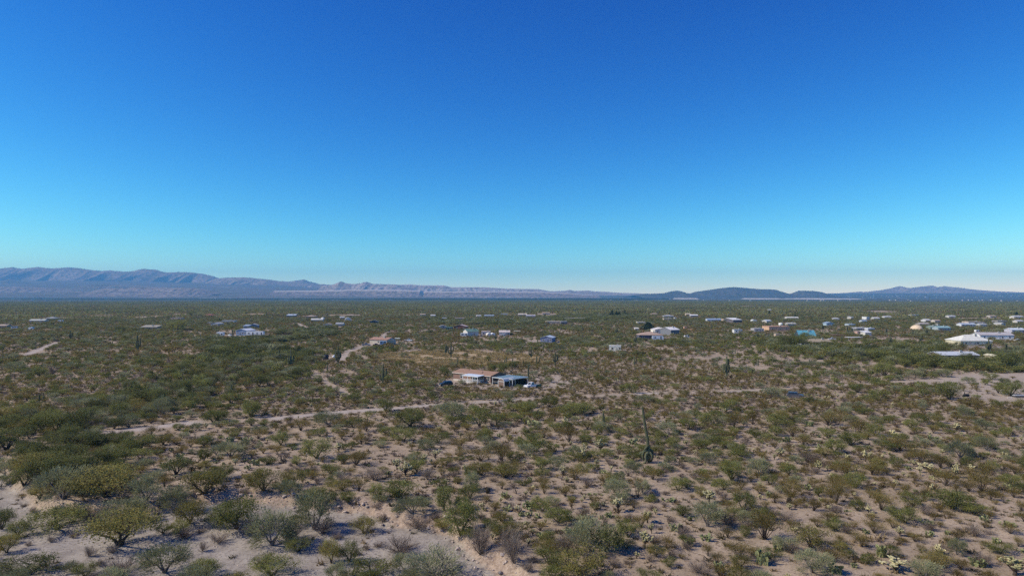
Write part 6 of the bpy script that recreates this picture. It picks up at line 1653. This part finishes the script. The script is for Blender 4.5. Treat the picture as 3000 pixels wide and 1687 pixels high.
STUFFN = {'shade': ('mesquite_thicket', 'countless dark green mesquites in belts along the washes', 'trees'), 'mesquite': ('mesquite_thicket', 'countless green mesquites spread over the desert plain', 'trees'), 'olive': ('mesquite_thicket', 'countless olive mesquites mixed into the desert scrub', 'trees'),
          'palo': ('palo_verde_thicket', 'countless pale palo verdes spread over the desert plain', 'trees'), 'creosote': ('creosote_scrub', 'countless olive-brown creosote bushes covering the plain', 'bushes'),
          'brush': ('bare_scrub', 'countless bare grey shrubs among the creosote', 'shrubs'), 'cholla': ('cholla_scrub', 'countless pale chollas dotting the plain', 'cacti'),
          'pear': ('prickly_pear_scrub', 'countless prickly pears dotting the plain', 'cacti'), 'dead': ('dead_brushwood', 'scattered dead shrubs far out on the plain', 'dead shrubs')}
kk2, x2, y2, w2, h2 = A2
z2 = ground_z(x2, y2)
for k in GEN:
    q = rest[k]; s = kk2 == k
    n0 = len(q); n1 = int(s.sum()); n_ = n0 + n1
    if not n_: continue
    pts = np.concatenate([np.array([(p['x'], p['y'], p['z'] - .03) for p in q]).reshape(-1, 3), np.stack([x2[s], y2[s], z2[s] - .05], 1)])
    w = np.concatenate([[p['w'] for p in q], w2[s]]); h = np.concatenate([[p['h'] for p in q], h2[s]]) / UH[k]
    nw = len(WHOLE[k]); near = np.hypot(pts[:, 0], pts[:, 1]) < 240
    idx = RNG.integers(0, nw, n_) + np.where(near, 0, nw)
    stuff(STUFFN[k][0], STUFFN[k][1], STUFFN[k][2], WHOLE[k] + LOW[k], pts, RNG.uniform(0, 6.28, n_), np.stack([w * (q1 := RNG.uniform(.72, 1.35, n_)), w / q1, h], 1), idx)

# far plain: patches of scrub, each plant a handful of leaf clumps
def patch(seed):
    rng = np.random.default_rng(seed)
    L = []; mi = []
    for k, n, w0, w1, hh, mats in (('creosote', 210, 1.4, 2.8, .65, 0), ('mesquite', 24, 2.4, 4.8, .6, 1), ('palo', 16, 2, 4, .6, 2), ('brush', 64, 1.2, 2.4, .5, 3), ('cholla', 12, .8, 1.4, .9, 4)):
        c = rng.uniform(-32, 32, (n, 2)); w = rng.uniform(w0, w1, n)
        for i in range(n):
            m = 12 if w[i] < 2.6 else 18
            d = rdirs(rng, m); P = np.concatenate([c[i] + d[:, :2] * w[i] * .40, (w[i] * hh * (.5 + .42 * d[:, 2]))[:, None]], 1)
            v, f, t = leaves(rng, P, w[i] * .36, np.clip(rng.uniform(.1, .9) + .12 * rng.normal(size=m), 0, 1), 1, None, 1)
            v[:, 2] = np.maximum(v[:, 2], -.1)
            L.append((v, f, t)); mi += [mats] * m
    v, f, t = cat_parts(L)
    return np_mesh('scrub_patch', v, f, [MATS['creosote'][1], MATS['mesquite'][1], MATS['palo'][1], MATS['brush'][1], MATS['cholla'][1]], mi, {'tint': t})
PM = [patch(500 + i) for i in range(6)]
gx, gy = np.meshgrid(np.arange(-3400, 3400, 54), np.arange(500, 4700, 54))
gx = gx.ravel() + RNG.uniform(-9, 9, gx.size); gy = gy.ravel() + RNG.uniform(-9, 9, gy.size)
rr_ = np.hypot(gx, gy); m = (rr_ > 1065) & (rr_ < 4600) & (np.abs(np.arctan2(gx, gy)) < R(41)) & (np.minimum(fbm(gx / 330, gy / 330, 3, 411) + .25, 1) > RNG.uniform(0, 1, gx.size) * .75)
for b in BUILT:
    if b[4] > 900: m &= ~((np.abs(gx / gy - b[3] / b[4]) * b[4] < b[5] + 12) & (np.hypot(gx, gy) < math.hypot(b[3], b[4]) + 30) & (np.hypot(gx, gy) > math.hypot(b[3], b[4]) - 50))
gx, gy = gx[m], gy[m]; gzz = ground_z(gx, gy)
stuff('desert_scrub', 'unbroken desert scrub far out over the plain to the valley', 'scrub', PM, np.stack([gx, gy, gzz], 1), RNG.integers(0, 4, len(gx)) * math.pi / 2,
      np.stack([np.ones(len(gx))] * 3, 1) * RNG.uniform(.85, 1.1, (len(gx), 1)), RNG.integers(0, len(PM), len(gx)))

# small stuff on the ground: dry tufts, seedlings, pebbles
def tuft(seed, n, hgt, spread):
    rng = np.random.default_rng(seed)
    P = np.zeros((n, 3)); P[:, :2] = rng.normal(size=(n, 2)) * spread
    al = np.stack([rng.normal(size=n) * .6, rng.normal(size=n) * .6, np.ones(n)], 1); al /= np.linalg.norm(al, axis=1, keepdims=True)
    return leaves(rng, P, hgt, np.clip(rng.uniform(.2, .8) + rng.normal(size=n) * .2, 0, 1), 1, al, .22)
M_DRY = foliage('dry_grass_blades', (.115, .082, .045), (.30, .225, .125), .15)
M_GOLD = foliage('golden_grass_blades', (.27, .205, .085), (.47, .36, .18), .3)
M_LOWS = foliage('low_shrub_leaves', (.052, .044, .026), (.13, .11, .06), .1)
def tmesh(nm, s, n, h, sp, mt):
    v, f, t = tuft(s, n, h, sp); return np_mesh(nm, v, f, [mt], None, {'tint': t})
TU = [tmesh('tuft', 600 + i, 22, .5, .16, M_DRY) for i in range(4)] + [tmesh('tuft', 610 + i, 30, .42, .2, M_LOWS) for i in range(4)]
n_ = int((280 ** 2 - 55 ** 2) * R(41) * .8)
tx, ty = sample(55, 280, n_)
kp = (RNG.uniform(0, 1, n_) < np.clip(1.7 * (fbm(tx / 9, ty / 9, 3, 320) - .22), .1, 1)) & free(tx, ty, .2)
bedm = inside(tx, ty, BED); kp &= ~(bedm & (RNG.uniform(0, 1, n_) < .82)); kp &= ~(inside(tx, ty, YARD) & (RNG.uniform(0, 1, n_) < .85))
tx, ty = tx[kp], ty[kp]; s_ = .3 + 1.1 * RNG.uniform(0, 1, len(tx)) ** 1.6 * np.where(RNG.uniform(0, 1, len(tx)) < .12, 1.6, 1)
stuff('dry_tufts', 'dry grass tufts and seedlings strewn over the sand', 'grass', TU, np.stack([tx, ty, ground_z(tx, ty) - .02], 1), RNG.uniform(0, 6.28, len(tx)), np.stack([s_, s_, s_ * .75], 1), RNG.integers(0, 8, len(tx)))
GO = [tmesh('tuft', 640 + i, 26, .55, .28, M_GOLD) for i in range(4)]
fx0 = [q[0] for q in FIELD]; fy0 = [q[1] for q in FIELD]
n_ = 9000
tx = RNG.uniform(min(fx0) - 6, max(fx0) + 6, n_); ty = RNG.uniform(min(fy0) - 6, max(fy0) + 6, n_)
q = np.where(inside(tx, ty, FIELD), 1, -1) * poly_dist(tx, ty, FIELD, True)
kp = (q + 8 * (fbm(tx / 9, ty / 9, 3, 70) - .5) > -2) & (fbm(tx / 7, ty / 7, 3, 72) > .44) & free(tx, ty, .3)
tx, ty = tx[kp], ty[kp]; s_ = RNG.uniform(.6, 1.5, len(tx))
stuff('golden_grass', 'golden dry grass over the clearing behind the brown mobile home', 'grass', GO, np.stack([tx, ty, ground_z(tx, ty) - .02], 1), RNG.uniform(0, 6.28, len(tx)), np.stack([s_, s_, s_], 1), RNG.integers(0, 4, len(tx)))

def stone_mesh(seed, sub=1):
    import bmesh
    bm = bmesh.new(); bmesh.ops.create_icosphere(bm, subdivisions=sub, radius=.5)
    rng = random.Random(seed)
    pl = [(Vector((rng.gauss(0, 1), rng.gauss(0, 1), rng.gauss(0, 1))).normalized(), rng.uniform(.26, .42)) for _ in range(7)]
    for v in bm.verts:
        for nn, dd in pl:
            e = v.co.dot(nn) - dd
            if e > 0: v.co -= nn * e
        v.co.z *= .7; v.co.x *= rng.uniform(.95, 1.05)
    me = bpy.data.meshes.new('stone'); bm.to_mesh(me); bm.free()
    return me
def stone_mat(nm, ca, cb):
    return foliage(nm, ca, cb, 0)
M_ST = [stone_mat('pale_stone', (.44, .36, .31), (.62, .54, .48)), stone_mat('grey_stone', (.24, .215, .20), (.42, .385, .36))]
STN = []
for i in range(8):
    me = stone_mesh(700 + i, 1); me.materials.append(M_ST[i % 2]); STN.append(me)
n_ = 26000
tx, ty = sample(58, 150, n_, 41)
d = poly_dist(tx, ty, BANK); ins = inside(tx, ty, BED)
kp = (ins & (RNG.uniform(0, 1, n_) < np.clip(2.2 * (fbm(tx / 6, ty / 6, 3, 330) - .3), .05, 1))) | ((d < 2.2) & (RNG.uniform(0, 1, n_) < .9))
tx, ty = tx[kp], ty[kp]
s_ = .10 + .26 * RNG.uniform(0, 1, len(tx)) ** 3
stuff('wash_gravel', 'grey and pale gravel littering the sandy wash', 'gravel', STN, np.stack([tx, ty, ground_z(tx, ty)], 1), RNG.uniform(0, 6.28, len(tx)), np.stack([s_, s_ * .8, s_ * .8], 1), RNG.integers(0, 8, len(tx)))
rocks = []
for i in range(150):
    t = rs.uniform(0, 1)
    seg = [q for q in range(len(BANK_PX) - 1) if 480 < BANK_PX[q][0] < 1560]
    s = rs.choice(seg); (ax, ay), (bx, by) = BANK[s], BANK[s + 1]
    nx, ny = (by - ay), -(bx - ax); L = math.hypot(nx, ny); nx, ny = nx / L, ny / L
    off = rs.uniform(-.4, 3.2)
    x, y = ax + (bx - ax) * t + nx * off, ay + (by - ay) * t + ny * off
    if not inside(np.array([x]), np.array([y]), BED)[0] and off > .3: x, y = x - 2 * nx * off, y - 2 * ny * off
    sz = rs.choice((.3, .4, .5, .65, .9)) * rs.uniform(.8, 1.1)
    z = gz(x, y)
    o = link('rock', STN[rs.choice((0, 2, 4, 6, 0, 2, 1, 3))]); o.location = (x, y, z + sz * .12); o.scale = (sz, sz * rs.uniform(.6, .9), sz * rs.uniform(.6, .9)); o.rotation_euler = (rs.uniform(-.3, .3), rs.uniform(-.3, .3), rs.uniform(0, 6.28))
    o['category'] = 'rock'; o['group'] = 'rocks fallen from the cut bank'
    px, py = project(x, y, z)
    rocks.append(dict(o=o, noun='large pale rock on the bank' if sz > .6 else 'pale rock on the bank' if sz > .4 else 'small pale rock on the bank', px=px, py=py))
autolabel(rocks)

# ------------------------------------------------------------------ saguaros, barrel cacti
M_SAG = foliage('saguaro_skin', (.095, .10, .055), (.205, .205, .12), 0)
M_SAGB = foliage('saguaro_corky_base', (.085, .07, .052), (.12, .10, .075), 0)
def ribbed(pts, rad, seg=18, rib=.17):
    mb = MB(); mb.tube(pts, rad, seg, True, rib)
    return mb
def column_pts(h, r, lean=(0, 0)):
    n = 9; pts = []; rr = []
    for i in range(n):
        t = i / (n - 1); pts.append((lean[0] * t * t, lean[1] * t * t, h * t)); rr.append(r * (.82 + .3 * math.sin(math.pi * min(t * 1.1, 1)) ** .7))
    top = pts[-1]
    for q, k in ((.35, .86), (.62, .6), (.8, .25)):
        pts.append((top[0], top[1], top[2] + r * q)); rr.append(rr[n - 1] * k)
    return [(0, 0, -.3)] + pts, [r * .8] + rr
def arm_pts(h0, az, out, h1, r):
    c, s = math.cos(az), math.sin(az)
    P = [(0, 0, h0), (out * .45 * c, out * .45 * s, h0 + .02), (out * .85 * c, out * .85 * s, h0 + .22), (out * c, out * s, h0 + .62), (out * 1.02 * c, out * 1.02 * s, (h0 + h1) / 2 + .3), (out * 1.02 * c, out * 1.02 * s, h1), (out * 1.02 * c, out * 1.02 * s, h1 + r * .7)]
    return P, [r * .8, r * .85, r, r, r * 1.02, r * .8, r * .25]
SAG = [  # px, base y, top y, arms
    (207, 997, 970, 5), (404, 1032, 984, 4), (8, 1035, 1022, 0), (445, 1004, 994, 0), (329, 1010, 1000, 0), (430, 1000, 992, 0), (505, 1098, 1085, 0), (115, 1177, 1156, 0), (127, 1177, 1169, 0), (475, 988, 976, 0), (512, 1033, 1024, 0),
    (680, 998, 967, 1), (783, 1049, 1037, 0), (818, 1056, 1027, 2), (852, 1077, 1027, 4), (916, 1052, 1037, 0), (928, 1064, 1048, 0), (990, 1070, 1016, 6), (959, 1091, 1070, 0), (861, 1100, 1089, 0), (677, 1147, 1128, 0), (640, 1106, 1098, 0), (1121, 1125, 1069, 3),
    (1147, 1029, 1005, 2), (906, 958, 946, 0), (779, 982, 970, 0), (1007, 1007, 994, 0), (1041, 1133, 1123, 0), (1304, 1036, 1010, 1), (1307, 1036, 1012, 0), (1321, 1047, 1005, 4), (1341, 1069, 1048, 0), (1452, 999, 974, 4), (1470, 1029, 1017, 2), (1483, 1064, 1046, 0),
    (1502, 1060, 1049, 0), (1533, 1069, 1056, 0), (1478, 1064, 1056, 0), (1548, 1114, 1072, 0), (1556, 1049, 1016, 5), (1572, 1069, 1044, 1), (1626, 1073, 1034, 3), (1592, 1030, 1009, 0), (1638, 984, 972, 0), (1422, 956, 944, 1), (1356, 958, 944, 2), (1462, 963, 952, 1),
    (1643, 970, 956, 1), (1675, 958, 944, 3), (1706, 970, 956, 2), (1762, 970, 956, 3), (1476, 938, 928, 0), (1791, 952, 942, 0), (1575, 1007, 989, 0), (1861, 1008, 980, 3), (1858, 1070, 1044, 1), (1913, 1054, 1037, 0), (2128, 1107, 1046, 6), (2221, 1072, 1053, 0), (2099, 1033, 1021, 0),
    (2154, 1035, 1024, 0), (2371, 1066, 1054, 1), (2073, 1012, 1000, 0), (2103, 1000, 989, 0), (2042, 991, 978, 0), (2167, 987, 968, 3), (2220, 993, 972, 4), (2018, 953, 943, 0), (1986, 954, 942, 0), (1999, 951, 942, 0), (2010, 958, 944, 0), (2053, 961, 946, 1), (2035, 964, 953, 0),
    (1806, 981, 958, 4), (1856, 956, 944, 1), (1929, 950, 940, 0), (2084, 966, 947, 1), (2091, 994, 982, 0), (1956, 953, 942, 1), (1816, 950, 944, 0), (2080, 996, 982, 0), (2410, 971, 947, 2), (2481, 975, 956, 1), (2493, 980, 958, 3), (2595, 982, 956, 1), (2619, 975, 956, 0), (2714, 980, 963, 3),
    (2723, 985, 967, 0), (2608, 1007, 984, 5), (2697, 1008, 985, 3), (2897, 1037, 993, 4), (2903, 1048, 1024, 2), (2945, 1037, 1009, 3), (2951, 1037, 1007, 0), (2937, 981, 965, 0), (2569, 1099, 1078, 0), (2805, 985, 970, 0), (2766, 998, 986, 0), (2519, 991, 972, 1), (2624, 993, 981, 0), (2874, 970, 958, 0), (1768, 1253, 1212, 0)]
sag_items = []
for px, py, ty_, na in SAG:
    x, y, z = at(px, py)
    hm = max((py - ty_) / F * y * 1.02, 1.6)
    r = .25 + .012 * hm if hm > 3 else .24
    lean = (rs.gauss(0, .02) * hm, rs.gauss(0, .02) * hm)
    P, rad = column_pts(hm, r, lean)
    stem = ribbed(P, rad)
    if na == 0:
        o = stem.build('saguaro_cactus', M_SAG); o.location = (x, y, z)
    else:
        o = empty('saguaro_cactus', (x, y, z)); stem.build('stem', M_SAG, o)
        a0 = rs.uniform(0, .5)
        for k in range(na):
            az = a0 + (0, math.pi, .6, math.pi - .6, -.7, math.pi + .7)[k]
            h0 = hm * rs.uniform(.22, .42); h1 = min(hm * rs.uniform(.55, .88), hm - .3)
            A, ar = arm_pts(h0, az, rs.uniform(.75, 1.25) + .25 * (k > 1), max(h1, h0 + .9), r * .78)
            ribbed(A, ar, 14).build('arm', M_SAG, o)
    o['category'] = 'saguaro'; o['group'] = 'saguaros on the desert plain'
    nn = ('tall ' if hm > 6.5 else '') + {0: 'single-stemmed saguaro', 1: 'one-armed saguaro', 2: 'two-armed saguaro', 3: 'three-armed saguaro'}.get(na, 'many-armed saguaro')
    if hm < 4 and na == 0: nn = 'short ' + nn
    sag_items.append(dict(o=o, noun=nn, px=px, py=py))
autolabel(sag_items)

def hero():
    x, y, z = at(1900.8, 1355)
    k = 1 / 7.24 / F * y
    o = empty('saguaro_cactus', (x, y, z)); tag(o, 'very tall bent saguaro with drooping arms curled round its foot', 'saguaro', 'saguaros on the desert plain')
    def pts(L, dy=0.0, top=False): return [((a - 440) * k, dy if not isinstance(dy, (list, tuple)) else dy[i], (1270 - b) * k / .97) for i, (a, b) in enumerate(L)]
    S = pts([(440, 1310), (441, 1270), (440, 1150), (436, 1040), (428, 950), (418, 850), (405, 750), (388, 650), (370, 560), (352, 440), (335, 330), (318, 215), (306, 140), (304, 125), (303, 116)])
    ribbed(S, [q * 1.15 for q in (.24, .25, .27, .29, .25, .24, .23, .225, .215, .21, .20, .185, .165, .12, .04)], 22).build('stem', M_SAG, o)
    arms = [([(430, 1030), (380, 1012), (330, 1035), (306, 1095), (308, 1150), (322, 1200), (318, 1225)], [-.1, -.15, -.2, -.25, -.25, -.25, -.25]),
            ([(436, 1060), (405, 1048), (370, 1075), (358, 1130), (366, 1190), (352, 1240), (318, 1262), (296, 1268)], [-.2, -.5, -.7, -.75, -.75, -.75, -.7, -.7]),
            ([(440, 1020), (480, 1000), (515, 1040), (526, 1110), (516, 1180), (498, 1235), (480, 1255)], [.1, .15, .2, .2, .2, .15, .1]),
            ([(440, 1070), (470, 1060), (490, 1100), (494, 1150), (486, 1195), (480, 1210)], [-.2, -.5, -.6, -.6, -.6, -.6]),
            ([(424, 900), (405, 925), (375, 962), (350, 990), (332, 1004)], [0, -.1, -.15, -.2, -.2]),
            ([(430, 1040), (400, 1020), (400, 1060), (412, 1130), (418, 1200), (414, 1240)], [.3, .6, .8, .85, .85, .8]),
            ([(340, 1040), (290, 1070), (250, 1098), (236, 1106)], [.1, .2, .25, .25])]
    for L, dy in arms:
        P = pts(L, dy); n_ = len(P)
        ribbed(P, [.19] + [.225] * (n_ - 3) + [.18, .06], 14).build('arm', M_SAG, o)
hero()
barr = []
for px, py, w, h in ((1429, 1444, 13, 17), (1994, 1560, 15, 23), (2312, 1473, 14, 16)):
    x, y, z = at(px, py); r = w / F * y * .5; hh = h / F * y
    mb = MB(); mb.tube([(0, 0, -.05), (0, 0, hh * .1), (0, 0, hh * .4), (0, 0, hh * .7), (0, 0, hh * .92), (0, 0, hh)], [r * .8, r * .95, r * 1.05, r, r * .7, r * .2], 24, True, .16)
    o = mb.build('barrel_cactus', foliage('barrel_cactus_skin', (.03, .026, .02), (.075, .055, .038), 0)); o.location = (x, y, z)
    o['category'] = 'cactus'; o['group'] = 'barrel cacti on open sand'; barr.append((o, px))
for (o, px), s in zip(barr, ('dark barrel cactus alone on open sand left of the round prickly pear', 'dark barrel cactus beside the prickly pear near the pale chollas', 'dark barrel cactus beside olive creosote right of the yellow cholla')): o['label'] = s
# tall dark garden trees by the far homestead, and the round pale tree
def tall_tree(label, px, py, w, h, mats, seed):
    x, y, z = at(px, py); W = w / F * y; H = h / F * y
    o = empty('cypress_tree', (x, y, z)); tag(o, label, 'tree')
    rng = np.random.default_rng(seed); n = 700
    t = rng.uniform(.06, 1, n); rad = W * .5 * np.minimum(1, (1 - t) * 2.2) ** .7 * rng.uniform(.3, 1, n) * (.75 + .5 * rng.uniform(0, 1, n)); th = rng.uniform(0, 6.28, n)
    P = np.stack([rad * np.cos(th), rad * np.sin(th), t * H], 1)
    v, f, tt = leaves(rng, P, W * .13, np.clip(rng.uniform(0, 1, n), 0, 1), 1.2, None, .8)
    link('crown', np_mesh('crown', v, f, [mats[1]], None, {'tint': tt}), o)
    MB().tube([(0, 0, -.3), (0, 0, H * .5), (0, 0, H * .9)], [W * .06, W * .04, W * .01], 6).build('trunk', mats[0], o)
M_DKT = (BARK, foliage('dark_evergreen_leaves', (.018, .032, .018), (.05, .075, .035), .1))
M_YEL = (BARK, foliage('yellowing_evergreen_leaves', (.08, .085, .03), (.15, .15, .06), .1))
for i, (px, py, w, h, mt, d) in enumerate(((1794, 927, 10, 20, M_DKT, 'tall dark evergreen, tallest and leftmost of its far clump'), (1806, 927, 11, 15, M_DKT, 'dark evergreen in the middle of the far clump'), (1814, 927, 10, 13, M_DKT, 'short dark evergreen right of the middle of the far clump'),
     (1830, 926, 8, 20, M_YEL, 'yellow-green narrow evergreen right of the far dark clump'), (1787, 928, 12, 11, M_DKT, 'low dark evergreen at the left foot of the far clump'), (2978, 926, 12, 12, M_DKT, 'dark evergreen at the far right settlement edge'), (2254, 922, 7, 11, M_DKT, 'pointed dark evergreen left above the white roof strip'),
     (2329, 931, 8, 10, M_DKT, 'dark evergreen above the white roof strip'), (1900, 968, 34, 22, M_DKT, 'broad dark bluish evergreen left of the white long hip-roofed house'))):
    tall_tree(d, px, py, w, h, mt, 800 + i)
